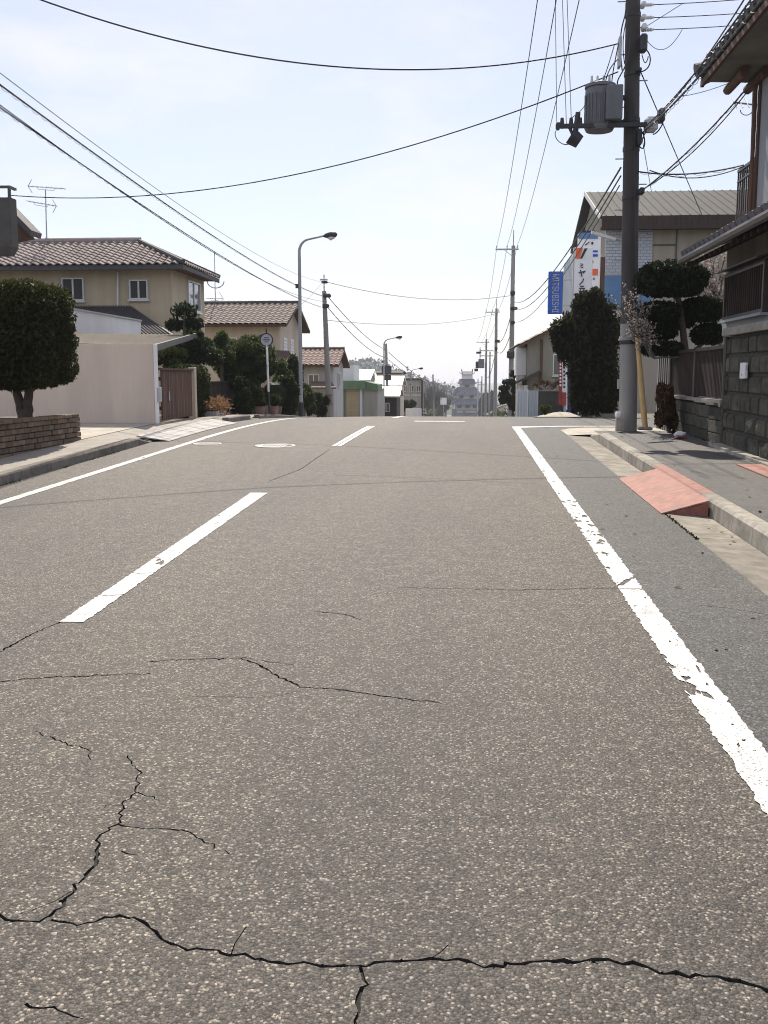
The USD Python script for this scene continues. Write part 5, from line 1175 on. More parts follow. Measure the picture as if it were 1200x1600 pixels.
# houses down the left side
x1 = float(at(437, 540, 48.6)[0]); sl = .30
hC = gable_house('gabled_house', 'beige two storey house with a brown tiled gable roof behind the bushes', x1-10, x1, 48.6, 55.0, -.6, 4.18, 1.05, 'x', 'wall_beige', 'tile_brown', over=.55, nw=.3, verge=.45)
ys0, ys1 = 49.6, 51.2; shutter(hC, (x1+.003, ys0, 1.9), (0, 1, 0), 1.0, 1.6, (1, 0, 0), 'wall_white'); shutter(hC, (x1+.003, 51.6, 1.9), (0, 1, 0), 1.0, 1.6, (1, 0, 0), 'wall_white')
a = at(404, 533, 48.59); window(hC, (a[0]-.3, 48.597, 2.3), (1, 0, 0), 1.0, .9, (0, -1, 0))
a = at(352, 540, 48.59); window(hC, (a[0], 48.597, 3.1), (1, 0, 0), .6, .35, (0, -1, 0), cols=1)
q = [at(px, py, Y) for px, py, Y in ((424, 571, 45.5), (466, 571, 45.5), (452, 550, 48.5), (424, 548, 48.5))]
lrC = part(hC, 'lower_roof', slab(q, .1), M['tile_red']); part(lrC, 'tile_courses', wave_roof(np.asarray(q)+[0, -.004, .012], 12, .05), M['tile_red'], smooth=40)
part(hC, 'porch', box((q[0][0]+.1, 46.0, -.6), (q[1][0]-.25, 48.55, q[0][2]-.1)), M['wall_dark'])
x1 = float(at(521, 600, 60.5)[0])
hD = gable_house('gabled_house', 'smaller pale house with reddish tiled gable roof beside the dark utility pole', x1-6.5, x1, 60.5, 65.5, -1.6, 2.35, .85, 'x', 'wall_grey', 'tile_red', over=.5, nw=.3, verge=.4)
a = at(486, 592, 60.4); window(hD, (a[0]-.2, 60.498, .9), (1, 0, 0), .7, .8, (0, -1, 0), sill=False)
window(hD, (x1+.002, 62.5, .9), (0, 1, 0), .9, .9, (1, 0, 0), sill=False)
q = [at(px, py, Y) for px, py, Y in ((486, 605, 58.5), (525, 605, 58.5), (517, 596, 60.3), (486, 596, 60.3))]
lrD = part(hD, 'lower_roof', slab(q, .1), M['tile_brown'])
part(hD, 'garage_door', box((at(505, 600, 60)[0], 60.44, -1.2), (at(512, 600, 60)[0]+.2, 60.495, .2)), M['frame_dark'])
# green shop
SY = 70
gs = thing('green_fronted_shop', 'shop with green fascia, tan shutters and a white upper box', 'shop', (-9, 72, float(zr(70))))
xA, xB, xC_ = float(at(519, 600, SY)[0]), float(at(571, 600, SY)[0]), float(at(590, 600, SY)[0])
zf0, zf1 = float(at(540, 608, SY)[2]), float(at(540, 595, SY)[2]); zg0 = float(zr(SY))-.1
part(gs, 'fascia', box((xA, SY-.25, zf0), (xB, SY+3, zf1)), M['green'])
part(gs, 'side_fascia', T(*hull([(xB+.01, SY, zf0-.05), (xB+.01, SY, zf1-.05), (xB+.9, SY+.01, zf0-.15), (xB+.9, SY+.01, zf1-.25), (xB+.01, SY+4, zf0-.05), (xB+.01, SY+4, zf1-.05), (xB+.9, SY+4, zf0-.15), (xB+.9, SY+4, zf1-.25)])), M['green'])
part(gs, 'wall', box((xA+.1, SY+.1, zg0), (xB+.85, SY+6, zf0-.002)), M['sand_wall'])
for a_, b_, m_, nme in ((525, 533, 'wall_beige', 'door'), (534, 538, 'green', 'pilaster'), (541, 561, 'tan', 'shutter'), (562, 566, 'pale_box', 'pilaster')):
    xa_, xb_ = float(at(a_, 600, SY)[0]), float(at(b_, 600, SY)[0])
    if nme == 'shutter': shutter(gs, (xa_, SY+.08, zg0), (1, 0, 0), xb_-xa_, zf0-zg0-.01, (0, -1, 0), m_, n=16)
    else: part(gs, nme, box((xa_, SY-.02, zg0), (xb_, SY+.099, zf0-.003)), M[m_])
part(gs, 'upper_box', box((float(at(529, 600, SY+1)[0]), SY+1, zf1+.002), (float(at(553, 600, SY+1)[0]), SY+5, float(at(540, 569, SY+1)[2]))), M['wall_white'])
part(gs, 'upper_cap', box((float(at(528, 600, SY+1)[0]), SY+.95, float(at(540, 569, SY+1)[2])+.002), (float(at(554, 600, SY+1)[0]), SY+5, float(at(540, 566.5, SY+1)[2]))), M['wall_grey'])
# next houses
def far_house(label, px0, px1, Y, dep, pye, pyr, axis, wall, roof, over=.5, tiles=False, group=None, zbase=None, name='distant_house', verge=.3):
    a, b = float(at(px0, 600, Y)[0]), float(at(px1, 600, Y)[0]); ze_ = float(at(600, pye, Y)[2]); zr_ = float(at(600, pyr, Y+dep/2)[2])
    h = gable_house(name, label, a, b, Y, Y+dep, float(zr(Y))-.2 if zbase is None else zbase, ze_, zr_-ze_, axis, wall, roof, over, nw=.3, tiles=tiles, group=group, verge=verge)
    w = b-a
    for k in range(max(1, int(w/2.6))):
        window(h, (a+(k+.3)*w/max(1, int(w/2.6)), Y-.002, ze_-1.5), (1, 0, 0), min(1.1, w*.35), .8, (0, -1, 0), sill=False)
    return h
far_house('house with a sunlit sloping metal roof just behind the green shop', 548, 574, 82, 7, 592, 578, 'x', 'sand_wall', 'roof_shiny')
far_house('house with two bright sunlit roofs beyond the green shop', 577, 624, 100, 8, 601, 588, 'x', 'wall_beige', 'roof_shiny')
h_ = far_house('dark timber shed with a bright lean to roof near the second lamp', 588, 620, 88, 5, 617, 604, 'x', 'wood_dark', 'roof_shiny')
far_house('flat topped beige house behind the bright metal roofs', 582, 625, 116, 8, 583, 580, 'x', 'wall_beige', 'roof_grey', .2)
tb_ = thing('tan_block', 'tan two storey block beside the third street lamp', 'building', (-8, 128, float(zr(128))))
a, b = at(626, 594, 128), at(658, 594, 128); part(tb_, 'wall', box((a[0], 128, float(zr(128))-.3), (b[0], 136, a[2])), M['sand_wall']); part(tb_, 'parapet', box((a[0]-.1, 127.9, a[2]+.002), (b[0]+.1, 136.1, a[2]+.25)), M['frame_dark'])
part(tb_, 'corner_pipe', box((b[0]+.002, 127.95, float(zr(128))), (b[0]+.25, 128.2, a[2])), M['frame_dark'])
part(tb_, 'floor_band', box((a[0]-.02, 127.96, a[2]-2.0), (b[0]+.01, 127.998, a[2]-1.8)), M['wall_grey'])
for k in range(3): window(tb_, (a[0]+.3+k*.85, 127.998, a[2]-1.5), (1, 0, 0), .55, .8, (0, -1, 0), sill=False)
c = at(633, 632, 112); mass_tree('bush', 'dark hedge bush before the tan block', (c[0], 112, float(zr(112))), (c, (1.2, .9, 1.0)), rbush, 2600, .16, 'lf_hedge', 8, cat='bush')
c = at(648, 640, 110); solo('low_wall', bbox(c-[1.0, .15, 1.2], c+[.75, .15, .12], .03), M['wall_white'], 'low white wall by the foot of the third lamp', 'wall')
c = at(658, 617, 140); so = thing('shop_sign', 'small orange and white sign beyond the tan block', 'sign', tuple(c)); part(so, 'panel', box(c-[.3, .08, .9], c+[.3, .08, .6]), M['white']); part(so, 'panel_top', box(c-[.3, .085, -.05], c+[.3, -.081, .58]), M['orange']); part(so, 'post', box(c-[.05, .05, 4], c-[-.05, -.05, .901]), M['steel'])
c = at(693, 627, 175); so = thing('white_board', 'small bright white board in the distance left of the tiered tower', 'sign', tuple(c)); part(so, 'panel', box(c-[.55, .08, .6], c+[.55, .08, .6]), M['white']); part(so, 'post', box(c-[.06, .06, 4], c-[-.06, -.06, .601]), M['steel'])
# bare trees
def bare_tree(label, base, h, spread, rng, n=26):
    t = thing('bare_tree', label, 'tree', tuple(base)); base = np.asarray(base, float); out = [limb(base, base+[0, 0, h*.5], .16, .1, rng, .03)]; tw = []
    for _ in range(n):
        a = base+[0, 0, h*rng.uniform(.3, .55)]; b = base+np.array([rng.normal(0, spread), rng.normal(0, spread), h*rng.uniform(.65, 1.0)]); out.append(limb(a, b, .06, .02, rng, .12, 6, 5))
        for _ in range(5): c = a+(b-a)*rng.uniform(.4, 1); tw.append(limb(c, c+rng.normal(0, .5, 3)+[0, 0, .3], .022, .008, rng, .1, 4, 4))
    part(t, 'trunk', cat_(out), M['bark_grey']); part(t, 'twigs', cat_(tw), M['bark_grey'], kind='stuff')
rbt = np.random.default_rng(71)
for px, Y, top, lab in ((682, 165, 589, 'bare branching tree right of the tan block'), (668, 150, 594, 'bare tree close beside the tan block'), (697, 190, 602, 'smaller bare tree toward the tiered tower')):
    b = at(px, 600, Y); z0 = float(zr(Y)); bare_tree(lab, (b[0], Y, z0), float(at(px, top, Y)[2])-z0, 1.5, rbt)

# ================================================================ RIGHT SIDE, FAR CORNER
x0 = float(at(946, 400, 36)[0])
zE = float(at(1020, 350, 36)[2]); yA = float(onX(926, 297, x0)[1]); zA = float(onX(926, 300, x0)[2])
wh = thing('warehouse', 'large beige warehouse with grey gabled roof and white tiled front panel', 'warehouse', (10, 40, .2))
yB = 2*yA-36
part(wh, 'wall', T(*hull([(x, y, z) for x in (x0, 24) for y, z in ((36, -.5), (yB, -.5), (yB, zE), (yA, zA-.25), (36, zE))])), M['store_wall'])
for P_ in ([(x0-.3, 35.3, zE+.18), (24, 35.3, zE+.18), (24, yA, zA), (x0-.3, yA, zA)], [(24, yB+.7, zE+.18), (x0-.3, yB+.7, zE+.18), (x0-.3, yA, zA), (24, yA, zA)]):
    r_ = part(wh, 'roof', slab(P_, .1), M['roof_grey'])
    pa, pb, pc, pd = [np.array(q) for q in P_]
    for k in np.linspace(.01, .99, 62): part(r_, 'roof_rib', tube([pa+(pb-pa)*k+[0, 0, .015], pd+(pc-pd)*k+[0, 0, .015]], .02, 4), M['roof_grey'])
part(wh, 'fascia', box((x0-.25, 35.2, zE-.28), (24, 35.295, zE+.16)), M['wood_dark']); part(wh, 'soffit', box((x0-.2, 35.3, zE-.2), (24, 35.995, zE-.1)), M['wood_dark'])
part(wh, 'verge', T(*hull([(x0-.33, y, z) for y, z in ((35.3, zE+.05), (35.3, zE+.24), (yA, zA-.12), (yA, zA+.06))]+[(x0-.302, y, z) for y, z in ((35.3, zE+.05), (35.3, zE+.24), (yA, zA-.12), (yA, zA+.06))])), M['wall_white'])
xp = float(at(1018, 400, 36)[0]); zb1, zb2 = float(at(980, 431, 36)[2]), float(at(980, 472, 36)[2])
part(wh, 'tile_panel', box((x0-.02, 35.9, zb1), (xp, 35.998, zE-.21)), M['cladding']); part(wh, 'blue_band', box((x0-.02, 35.9, zb2-.25), (xp, 35.998, zb1-.004)), M['blue_band'])
part(wh, 'batten', box((xp+.03, 35.95, float(at(1030, 384, 36)[2])), (float(at(1056, 384, 36)[0]), 35.998, float(at(1030, 382, 36)[2]))), M['frame_dark']); part(wh, 'post_strip', box((float(at(1056, 384, 36)[0]), 35.95, 3.0), (float(at(1057.5, 384, 36)[0]), 35.998, zE-.2)), M['frame_dark'])
xs_ = float(at(897, 440, 41)[0])
an_ = thing('pale_annex', 'pale blue metal wall of the annex behind the katakana sign', 'building', (xs_+1, 43, 0)); q0, q1 = onX(897, 395, xs_), onX(881, 413, xs_)
part(an_, 'wall', T(*hull([(xs_+dx, q0[1], z) for dx in (0, .9) for z in (-.5, q0[2])]+[(xs_+dx, q1[1], z) for dx in (0, .9) for z in (-.5, q1[2])])), M['fence_pale'])
for k in np.linspace(.05, .95, 9): y = q0[1]+(q1[1]-q0[1])*k; part(an_, 'rib', box((xs_-.02, y-.02, 0), (xs_-.002, y+.02, q1[2]-.05)), M['pale_box'])
# signs
KANA = {'mi': [[(.25, .86), (.76, .74)], [(.25, .57), (.72, .46)], [(.2, .27), (.8, .1)]], 'ya': [[(.08, .58), (.9, .76), (.68, .48)], [(.3, .94), (.55, .04)]], 'no': [[(.75, .92), (.62, .5), (.2, .08)]],
        'ra': [[(.24, .9), (.78, .9)], [(.14, .62), (.86, .62), (.72, .3), (.35, .04)]], 'n': [[(.18, .86), (.42, .68)], [(.2, .1), (.58, .26), (.86, .72)]], 'su': [[(.18, .86), (.8, .86), (.62, .5), (.14, .1)], [(.56, .44), (.88, .1)]]}
def glyph(k, O, s, N=(0, -1, 0), U=(1, 0, 0)):
    g = unary_union([LineString([(x*s, y*s) for x, y in l]).buffer(.068*s, cap_style='flat', join_style='mitre') for l in KANA[k]]); return extr(g, O, U, (0, 0, 1), .012)
k0, k1 = at(898, 386, 34), at(922, 560, 34)
ks = thing('katakana_sign', 'tall white sign column with vertical black katakana and an orange mark', 'sign', (k0[0], 34, 2))
part(ks, 'panel', bbox((k0[0], 34, .3), (k1[0], 34.25, k0[2]), .02), M['white']); part(ks, 'edge_strip', box((k0[0]-.03, 34.02, .3), (k0[0]-.002, 34.23, k0[2]-.01)), M['wall_grey'])
s_ = 34/FPX
def qpoly(pix, Y, dep=.01): p = [at(x, y, Y) for x, y in pix]; return T(*hull(np.vstack([p, np.array(p)+[0, dep, 0]])))
part(ks, 'emblem', qpoly([(899.5, 388), (911, 386.5), (906, 404), (899.5, 404)], 33.985, .012), M['orange']); part(ks, 'emblem', qpoly([(913.5, 388), (918, 388), (909.5, 404), (906.5, 404)], 33.985, .012), M['ink'], label='black slanted bar of the emblem')
for i, k in enumerate(('mi', 'ya', 'no', 'ra', 'n', 'su')):
    s = (.17, .24, .24, .24, .22, .23)[i]; py = (415, 427, 440, 452, 463, 476)[i]; c = at(909, py, 33.99); part(ks, 'letter', glyph(k, c+[-s/2, 0, -s/2], s), M['ink'])
n0, n1 = at(904, 364, 35.2), at(934, 560, 35.2)
ns = thing('shop_sign_tower', 'white sign tower with blue and orange bands behind the katakana sign', 'sign', (n0[0], 35.2, 2)); part(ns, 'panel', bbox((n0[0], 35.2, .3), (n1[0], 35.45, n0[2]), .02), M['white'])
for nm, pix, m_ in (('band', [(903.6, 363.5), (934.2, 363.5), (934.2, 373), (903.6, 373)], 'blue_band'), ('band', [(922, 391), (934, 391), (934, 394), (922, 394)], 'blue'), ('band', [(922, 397), (934, 397), (934, 401), (922, 401)], 'blue'), ('band', [(922, 420), (934.2, 420), (934.2, 430), (922, 430)], 'orange'),
                    ('symbol', [(924, 378), (927, 378), (927, 382), (924, 382)], 'ink'), ('symbol', [(923, 407), (927, 407), (927, 411), (923, 411)], 'ink'), ('symbol', [(927, 434), (929, 434), (929, 437), (927, 437)], 'ink'), ('flourish', [(914, 382), (921, 377), (921.5, 378.5), (915, 384)], 'trafo')):
    part(ns, nm, qpoly(pix, 35.18, .012), M[m_])
part(ns, 'side_face', box((n1[0]+.002, 35.22, .3), (n1[0]+.16, 35.43, n0[2]-.8)), M['wood_brown']); part(ns, 'finial', box((n0[0]+.1, 35.25, n0[2]+.001), (n1[0]-.2, 35.4, n0[2]+.08)), M['navy'])
b0_, b1_ = at(857.5, 424, 37), at(878.5, 490, 37)
bl = thing('blue_hanging_sign', 'blue hanging sign with white lettering reading downwards', 'sign', tuple(b0_)); part(bl, 'panel', bbox((b0_[0], 37, b1_[2]), (b1_[0], 37.22, b0_[2]), .015), M['blue'])
part(bl, 'edge', box((b1_[0]+.001, 37.01, b1_[2]+.01), (b1_[0]+.03, 37.21, b0_[2]-.01)), M['wall_beige'])
tm = meshkit.text_mesh('MITSUBISHI', .2, .012); v = np.asarray(tm.vertices); ln = v[:, 0].max()-v[:, 0].min(); v[:, 0] = (v[:, 0]-v[:, 0].min())*(1.36/ln); v[:, 1] *= 1.15
part(bl, 'lettering', T(np.column_stack([b0_[0]+.145+v[:, 1], 36.998-v[:, 2], b0_[2]-.1-v[:, 0]]), tm.faces), M['trafo_box'])
for dz in (.3, 1.2): part(bl, 'bracket', box((b1_[0]+.03, 37.08, b0_[2]-dz-.02), (xs_+.1, 37.13, b0_[2]-dz+.02)), M['steel'])
part(bl, 'hanger_post', box((xs_+.0, 37.05, 0), (xs_+.1, 37.2, b0_[2]+.1)), M['steel'])
# far right house and its yard
xh = float(at(824, 560, 48)[0]); hI = gable_house('gabled_house', 'beige house with its gable to the camera beyond the side street', xh, xh+7, 48, 58, -.8, 3.18, 1.75, 'y', 'sand_wall', 'tile_dark', over=.42, nw=.3, verge=.5)
part(hI, 'shutter_box', bbox((xh-.5, 48.6, 1.6), (xh-.002, 50.2, 2.95), .02), M['wall_white']); part(hI, 'corner_post', box((xh+.6, 47.93, -.8), (xh+.72, 47.998, 3.3)), M['wood_brown'])
q = [at(px, py, Y) for px, py, Y in ((806, 600, 47), (806, 600, 52), (846, 581, 52), (846, 581, 47))]; part(hI, 'lower_roof', slab([q[0], q[3], q[2], q[1]][::-1], .1), M['tile_dark'])
part(hI, 'lower_wall', box((q[0][0]+.4, 47.3, -.8), (xh-.01, 52, 1.15)), M['wall_white']); window(hI, (xh+1.2, 47.998, 1.6), (1, 0, 0), .9, 1.0, (0, -1, 0))
pf = thing('pale_metal_fence', 'pale blue sheet fence in front of the beige gabled house', 'fence', tuple(at(824, 640, 45))); f0, f1 = at(808, 610, 45), at(841, 610, 45)
for k in range(7): w = (f1[0]-f0[0])/7; part(pf, 'sheet', box((f0[0]+k*w+.006, 45+.012*(k % 2), -.9), (f0[0]+(k+1)*w-.006, 45.04+.012*(k % 2), f0[2])), M['fence_pale'])
for k in (0, 3.5, 7): part(pf, 'post', box((f0[0]+k*w-.03, 44.94, -.9), (f0[0]+k*w+.03, 44.99, f0[2]+.04)), M['white'])
yw = thing('yard_wall', 'dull grey yard wall between the pale fence and the red banner', 'wall', tuple(at(858, 640, 44))); a, b = at(841.5, 610, 44), at(885, 610, 44); part(yw, 'wall_face', box((a[0], 44, -.9), (b[0], 44.15, a[2]-.04)), M['wall_dark']); part(yw, 'coping', box((a[0]-.02, 43.96, a[2]-.037), (b[0], 44.19, a[2]+.02)), M['conc'])
for k in range(9):
    c = at(838+k*4.2, 606-(k % 3)*2, 44.3); 
    if k % 2 == 0: tp = thing('wall_pot', 'small pale flower pot in the row on top of the yard wall', 'plant pot', tuple(c), 'pots on the yard wall'); part(tp, 'pot', tube([c-[0, 0, .12], c, c+[0, 0, .02]], [.06, .09, .1], 8), M['blossom']); part(tp, 'plant', leaves(c+[0, 0, .12]+rbush.normal(0, .07, (60, 3)), .07, rbush), M['lf_rust'])
bn = thing('red_banner', 'narrow red and white vertical banner at the corner of the side street', 'banner', tuple(at(880, 632, 33)))
B = lambda x, y, Y=33: at(x, y, Y)
for xa_, xb_, m_ in ((873, 878.4, 'red'), (878.8, 884.5, 'white')):
    u_ = np.linspace(0, 1, 9); L_ = [B(xa_, 564+68*t) + np.array([0, .03*math.sin(t*9), 0]) for t in u_]; R__ = [B(xb_, 564+68*t)+np.array([0, .03*math.sin(t*9+1), 0]) for t in u_]; V = np.vstack([L_, R__]); V = np.vstack([V, V+[0, .008, 0]]); f = []
    for o_, s in ((0, 1), (18, -1)):
        for i in range(8): w_ = [[o_+i, o_+9+i, o_+10+i], [o_+i, o_+10+i, o_+1+i]]; f += [x[::-s] for x in w_] if s > 0 else w_
    part(bn, 'cloth', T(V, f), M[m_])
for k in range(7): part(bn, 'marking', qpoly([(874.4, 568+k*5.4), (877.2, 568+k*5.4), (877.0, 571+k*5.4), (874.6, 571+k*5.4)], 32.94, .02), M['white']); part(bn, 'marking', qpoly([(880.2, 567+k*6), (883.2, 567+k*6), (883, 570+k*6), (880.4, 570.4+k*6)], 32.94, .02), M['ink'])
part(bn, 'foot_panel', qpoly([(878.8, 613), (884.5, 613), (884.5, 634), (878.8, 634)], 32.93, .03), M['red']); part(bn, 'pole', cyl(B(885.5, 640), B(885.5, 560), .018, sides=6), M['white'])
np_ = thing('navy_panel', 'dark blue panel beside the banner behind the juniper', 'panel', tuple(B(895, 640, 34))); a, b = at(887, 560, 34), at(905, 560, 34); part(np_, 'board', bbox((a[0], 34, -.2), (b[0], 34.1, a[2]), .01), M['navy'])
for zz in (.6, 1.2): part(np_, 'rail', box((a[0], 33.97, zz), (b[0], 33.999, zz+.05)), M['ink'])
solo('dirt_mound', T(*hull([(at(x, 655, 30)[0], y, float(zr(y))+h) for x, y, h in ((845, 30, 0), (850, 33, .05), (905, 29.4, .0), (905, 33, .12), (868, 30.5, .14), (890, 30, .13), (890, 33, .2))])), M['apron'], 'low sandy bank at the far side of the side street', kind='structure')
c = at(853, 640, 31); mass_tree('weed', 'small green weed clump on the sandy bank', (c[0], 31, float(zr(31))), (c, (.14, .14, .22)), rbush, 500, .06, 'lf_green', 5, trunk_r=.015, cat='weed')
# pole 2's neighbour: clipped pine pads
pads = [];
for px, py, w, h in ((806, 584, 20, 10), (795, 597, 20, 8), (805, 600, 16, 10), (788, 607, 16, 10), (806, 610, 14, 12), (788, 622, 20, 22), (803, 630, 18, 26)):
    s = 63/FPX; pads.append((at(px, py, 63), (w*s/2, w*s/2, h*s/2)))
b0 = np.array([float(at(802, 600, 63.2)[0]), 63.2, float(zr(63))])
pad_tree('cloud_pruned_tree', 'small distant cloud pruned tree beside the second pole', [b0, b0+[0, 0, 1.6], at(803, 598, 63.1), at(804, 585, 63)], pads, 'lf_pine', rbush, 260, .12)

# litter, moss and dry leaves
rl = np.random.default_rng(77)
c = onX(1062, 672, 3.5); zb_ = float(zr(c[1]))+.14
v_ = shell(40, (.09, .07, .06), rl, 2, .3, .5, 2, 3)[0]; solo('plastic_bag', T(*hull(np.array([c[0], c[1], zb_+.04])+v_)), M['white'], 'small crumpled white bag by the fence foot', 'litter')
solo('red_scrap', T(*hull(np.array([c[0]-.05, c[1]-.35, zb_+.02])+rl.normal(0, 1, (14, 3))*[.07, .05, .015])), M['red_side'], 'flat red scrap on the pavement by the white bag', 'litter')
M['moss'] = leafmat('moss', (.03, .035, .012), (.07, .075, .03), (.13, .11, .06), .1)
mp = []
for y in np.arange(4.5, 18, .012):
    if meshkit.fbm(np.array([y*.9, 3.3, 0.]), 3) > .5: mp.append((1.9+rl.normal(0, .006), y, float(zr(y))+.006))
for y in np.arange(6, 18.5, .02):
    x = 3.61 if y < 14.9 else 3.77
    if meshkit.fbm(np.array([y*.7, 8.3, 0.]), 3) > .46: mp.append((x-abs(rl.normal(0, .03)), y, float(zr(y))+.143))
for y in np.arange(9.5, 16.4, .02):
    if meshkit.fbm(np.array([y*.8, 1.3, 5.]), 3) > .48: mp.append((XL+abs(rl.normal(0, .02)), y, float(zc(XL, y))+.008))
solo('moss', leaves(mp, .018, rl, .6, 1.5), M['moss'], 'moss and tiny weeds in the gutter joints and along the wall foot', 'moss', kind='stuff')
dl = [(x, y, float(zr(y))+h) for x, y, h in [(rl.uniform(1.95, 2.27), rl.uniform(5, 9.2), -.008) for _ in range(26)]+[(rl.uniform(2.5, 3.6), rl.uniform(8, 18.5), .142) for _ in range(46)]+[(rl.uniform(1.2, 1.88), rl.uniform(4, 18), .006) for _ in range(22)]]
solo('fallen_leaves', leaves(dl, .03, rl, 0, 1.5, np.tile([0, 0, 1.0], (len(dl), 1)), .8), M['lf_rust'], 'scattered small dry leaves in the gutter and on the right pavement', 'leaves', kind='stuff')

# ================================================================ FAR DISTANCE
# tiered tower
M['stone_far'] = mat('tower_stone', (.22, .22, .225), .9, .2, .3); M['tower_roof'] = mat('tower_roof_tile', (.13, .135, .15), .7, .2, .5)
TY = 400
tw2 = thing('tiered_tower', 'grey many tiered castle like tower at the end of the road', 'tower', (float(at(730, 600, TY)[0]), TY, float(zr(TY))))
def tier(px0, px1, py0, py1, dy, m_, name='storey'):
    a, b = at(px0, py1, TY+dy), at(px1, py0, TY+dy); part(tw2, name, box((a[0], TY+dy, a[2]), (b[0], TY+14-dy, b[2])), M[m_]); return a, b
def troof(px0, px1, py0, py1, ix, dy, m_='tower_roof'):
    a, b = at(px0, py1, TY+dy-1), at(px1, py1, TY+dy-1); c, d = at(px0+ix, py0, TY+dy+1.2), at(px1-ix, py0, TY+dy+1.2); y2 = TY+15-dy
    pts = [a, b, (b[0], y2, b[2]), (a[0], y2, a[2]), c, d, (d[0], y2-2.2, d[2]), (c[0], y2-2.2, c[2])]
    part(tw2, 'roof', T(*hull(pts)), M[m_]); 
    for q in (a, b): part(tw2, 'eave_tip', T(*hull([q, q+[0, 0, .7], q+[(.5 if q is b else -.5), -.3, .9], q+[0, 1.5, 0]])), M[m_])
def zT(py): return float(at(700, py, TY)[2])
part(tw2, 'base', box((float(at(706, 600, TY)[0]), TY-.5, float(zr(TY))-1), (float(at(754, 600, TY)[0]), TY+15, zT(640))), M['stone_far'])
tier(711, 748, 630, 640.3, 0, 'wall_grey'); troof(702, 754, 622, 632, 6, 0); tier(714, 746, 615, 624, 1, 'wall_grey'); troof(706, 752, 605, 617, 8, 1); tier(718, 742, 599, 606, 2.5, 'wall_grey'); troof(715, 744, 592, 600, 3, 2.5); tier(721.5, 738.5, 584, 593, 4, 'wall_white'); troof(719.5, 740.5, 580, 585, 3, 4)
for px in (721.5, 738): a = at(px, 580, TY+5); part(tw2, 'roof_finial', cyl(a-[0, 0, .2], a+[0, 0, .9], .3, .12, 8), M['roof_grey'])
for px0, py0, px1, py1, dy in ((714, 633, 721, 637, 0), (727, 633, 734, 637, 0), (739, 633, 744, 637, 0), (718, 618, 724, 622, 1), (734, 618, 740, 622, 1), (726, 601, 733, 604.5, 2.5)):
    a, b = at(px0, py1, TY+dy-.01), at(px1, py0, TY+dy-.01); part(tw2, 'window', box((a[0], TY+dy-.15, a[2]), (b[0], TY+dy-.003, b[2])), M['frame_dark'])
for px, top_, lab in ((747, 592, 'thin mast beside the tiered tower'), (752, 596, 'second thin mast beside the tiered tower')):
    a = at(px, top_, TY-20); t = thing('mast', lab, 'mast', (a[0], TY-20, float(zr(TY)))); part(t, 'shaft', cyl((a[0], TY-20, float(zr(TY))), a, .3, .2, 8), M['steel']); part(t, 'crossbar', box(a-[1.2, .1, 1.4], a+[1.2, .1, -1.1]), M['steel'])
part(tw2, 'turret', box(at(706.5, 622, TY+2), at(710.5, 606, TY+2)+[0, 4, 0]), M['wall_white']); part(tw2, 'turret_roof', T(*hull([at(px, py, TY+dy) for px, py in ((705, 606), (712.5, 606), (708.7, 602.5)) for dy in (1, 7)])), M['roof_grey'])
for a_, b_, c_, d_ in ((714, 641.5, 724, 645), (728, 641.5, 745, 645)): part(tw2, 'window_band', box(at(a_, d_, TY-.8), at(b_, c_*0+b_*0+641.5, TY-.8)+[0, .25, 0]) if False else box((at(a_, 600, TY)[0], TY-.75, zT(d_)), (at(c_, 600, TY)[0], TY-.51, zT(b_))), M['wall_grey'])
rdt = np.random.default_rng(123)
for i in range(18):
    Y = 330+i*4.0; x = (-1 if i % 2 else 1)*rdt.uniform(6, 15)+(2 if i % 2 == 0 else -1); z0 = float(zr(Y)); zt_ = float(at(700, rdt.uniform(606, 632), Y)[2]); h = zt_-z0
    mass_tree('distant_tree', '%s tree in the distance on the %s of the tiered tower' % (('grey green', 'dull brownish')[i % 3 != 0], 'left' if i % 2 else 'right'), (x, Y, z0), ((x, Y, z0+h*.62), (2.4, 2.4, h*.4)), rdt, 1400, .55, ('lf_juniper', 'lf_hedge')[i % 3 == 0], 9, trunk_r=.3)
    stage.GetPrimAtPath(newpath('/World', 'distant_tree').rsplit('_', 1)[0] if False else '/World/distant_tree'+('' if i == 0 else f'_{i:03d}')).SetCustomDataByKey('group', 'distant trees by the tower')
# far houses and shrubs on both sides
rfh = np.random.default_rng(91)
walls = ['wall_cream', 'wall_beige', 'wall_grey', 'wall_white', 'sand_wall']; roofs = ['tile_dark', 'roof_grey', 'tile_brown']
for i in range(34):
    Y = 135+i*8.5+rfh.uniform(0, 5); side = -1 if i % 2 else 1
    off = rfh.uniform(7.5, 11) if i % 3 else rfh.uniform(13, 40)
    w = rfh.uniform(5.5, 8); z0 = float(zr(Y))-.3; x = side*off+(-w if side < 0 else 0)
    if side < 0 and Y < 150 and off < 12: x -= 4
    h = gable_house('distant_house', 'small distant %s house with a %s roof on the %s beyond the crest' % (('cream', 'beige', 'grey', 'white', 'sandy')[i % 5], ('dark', 'grey', 'brown')[i % 3], 'left' if side < 0 else 'right'), x, x+w, Y, Y+rfh.uniform(5, 7), z0, z0+rfh.uniform(3.0, 5.2), rfh.uniform(1.0, 1.6), 'x' if rfh.random() < .6 else 'y', walls[i % 5], roofs[i % 3], .5, tiles=False, group='distant houses beyond the crest', verge=.4)
    for k in (0.2, .6): window(h, (x+w*k, Y-.002, z0+1.4), (1, 0, 0), 1.2, .9, (0, -1, 0), sill=False)
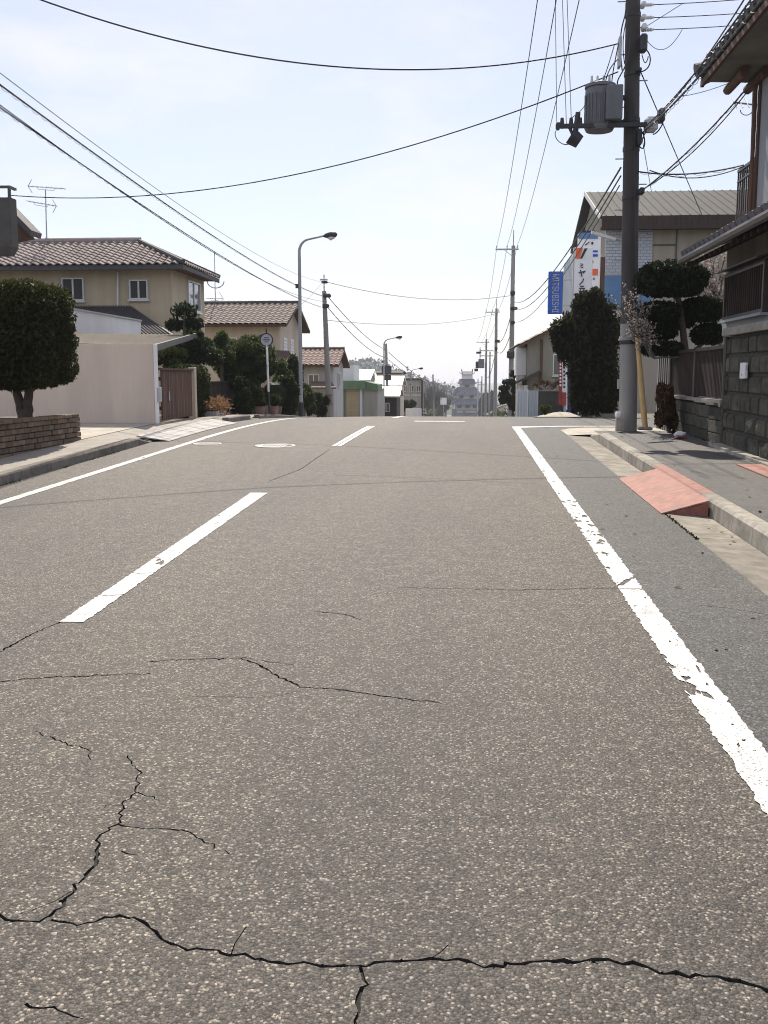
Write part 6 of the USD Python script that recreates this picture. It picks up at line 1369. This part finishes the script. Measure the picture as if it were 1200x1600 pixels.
for i in range(46):
    Y = 75+i*6+rfh.uniform(0, 4); side = -1 if rfh.random() < .5 else 1
    if side < 0 and Y < 130: continue
    x = side*rfh.uniform(5.0, 9); r = rfh.uniform(.8, 1.7); z0 = float(zr(Y))
    t = thing('distant_shrub', 'distant %s shrub on the %s of the descending road' % (('dark green', 'brownish', 'olive')[i % 3], 'left' if side < 0 else 'right'), 'shrub', (x, Y, z0), 'distant shrubs beyond the crest')
    p, nn = shell(420, (r, r, r*rfh.uniform(.9, 1.5)), rfh, 2.2, .5, .3, i, 2.5); part(t, 'crown', leaves(np.array([x, Y, z0+r])+p, .22, rfh, .5, 1.5), M[('lf_hedge', 'lf_juniper', 'lf_green')[i % 3]])
# wooded hill
HX = np.linspace(-620, 260, 120); HYs = np.linspace(0, 420, 30)
ctrl = [(-40, 600), (300, 596), (430, 586), (500, 577), (545, 571), (580, 567), (602, 574), (622, 586), (640, 590), (662, 597), (700, 609), (735, 618), (770, 627), (800, 640), (860, 650)]
def hill_h(x):
    px = np.array([float(600+FPX*((np.array([xx, 950.0, 0])@rgt)/(np.array([xx, 950.0, -0.0])@fwd))) for xx in np.atleast_1d(x)])
    py = np.interp(px, [c[0] for c in ctrl], [c[1] for c in ctrl]); return (590-py)*950/FPX+1.5
hh = hill_h(HX); X_, Y_ = np.meshgrid(HX, HYs); Hs = np.tile(hh, (len(HYs), 1)); prof = np.sin(np.clip(Y_/300, 0, 1)*np.pi/2)*np.where(Y_ > 300, np.cos((Y_-300)/120*np.pi/2), 1)
Zs = -23+(Hs+23)*prof+(meshkit.fbm(np.stack([X_/28, Y_/28, X_*0], -1), 4, 3)-.5)*7*prof
v = np.column_stack([X_.ravel(), (Y_+650).ravel(), Zs.ravel()]); f = []; n = len(HX)
for j in range(len(HYs)-1):
    for i in range(n-1): q = j*n+i; f += [[q, q+1, q+n+1], [q, q+n+1, q+n]]
M['hill'] = mat('hill_green', (0.05, 0.062, 0.04), .95, .4, .06)
solo('hill', T(v, f), M['hill'], 'low wooded hill in the haze behind the left houses', kind='structure', smooth=True)
rw = np.random.default_rng(99); N_ = 26000; ii = rw.integers(0, len(v), N_); pts = v[ii]+rw.normal(0, 1, (N_, 3))*[5, 8, .9]+[0, 0, 1.6]
pts = pts[v[ii][:, 2] > -21]; solo('woodland', leaves(pts, 2.6, rw, .4, 1.2), M['forest'], 'distant wood covering the low hill', 'woodland', kind='stuff')

# ---------------------------------------------------------------- air
hzm = usdkit.material(stage, '/World/Looks/air_haze', {'v': ('principled_volume', {'color': (.86, .91, 1.0), 'density': 0.00028, 'anisotropy': .2})}, [], volume='v.volume')
solo('haze', box((-2600, -60, -27), (2600, 4600, 75)), hzm, 'pale even haze in the air over the road', kind='stuff')
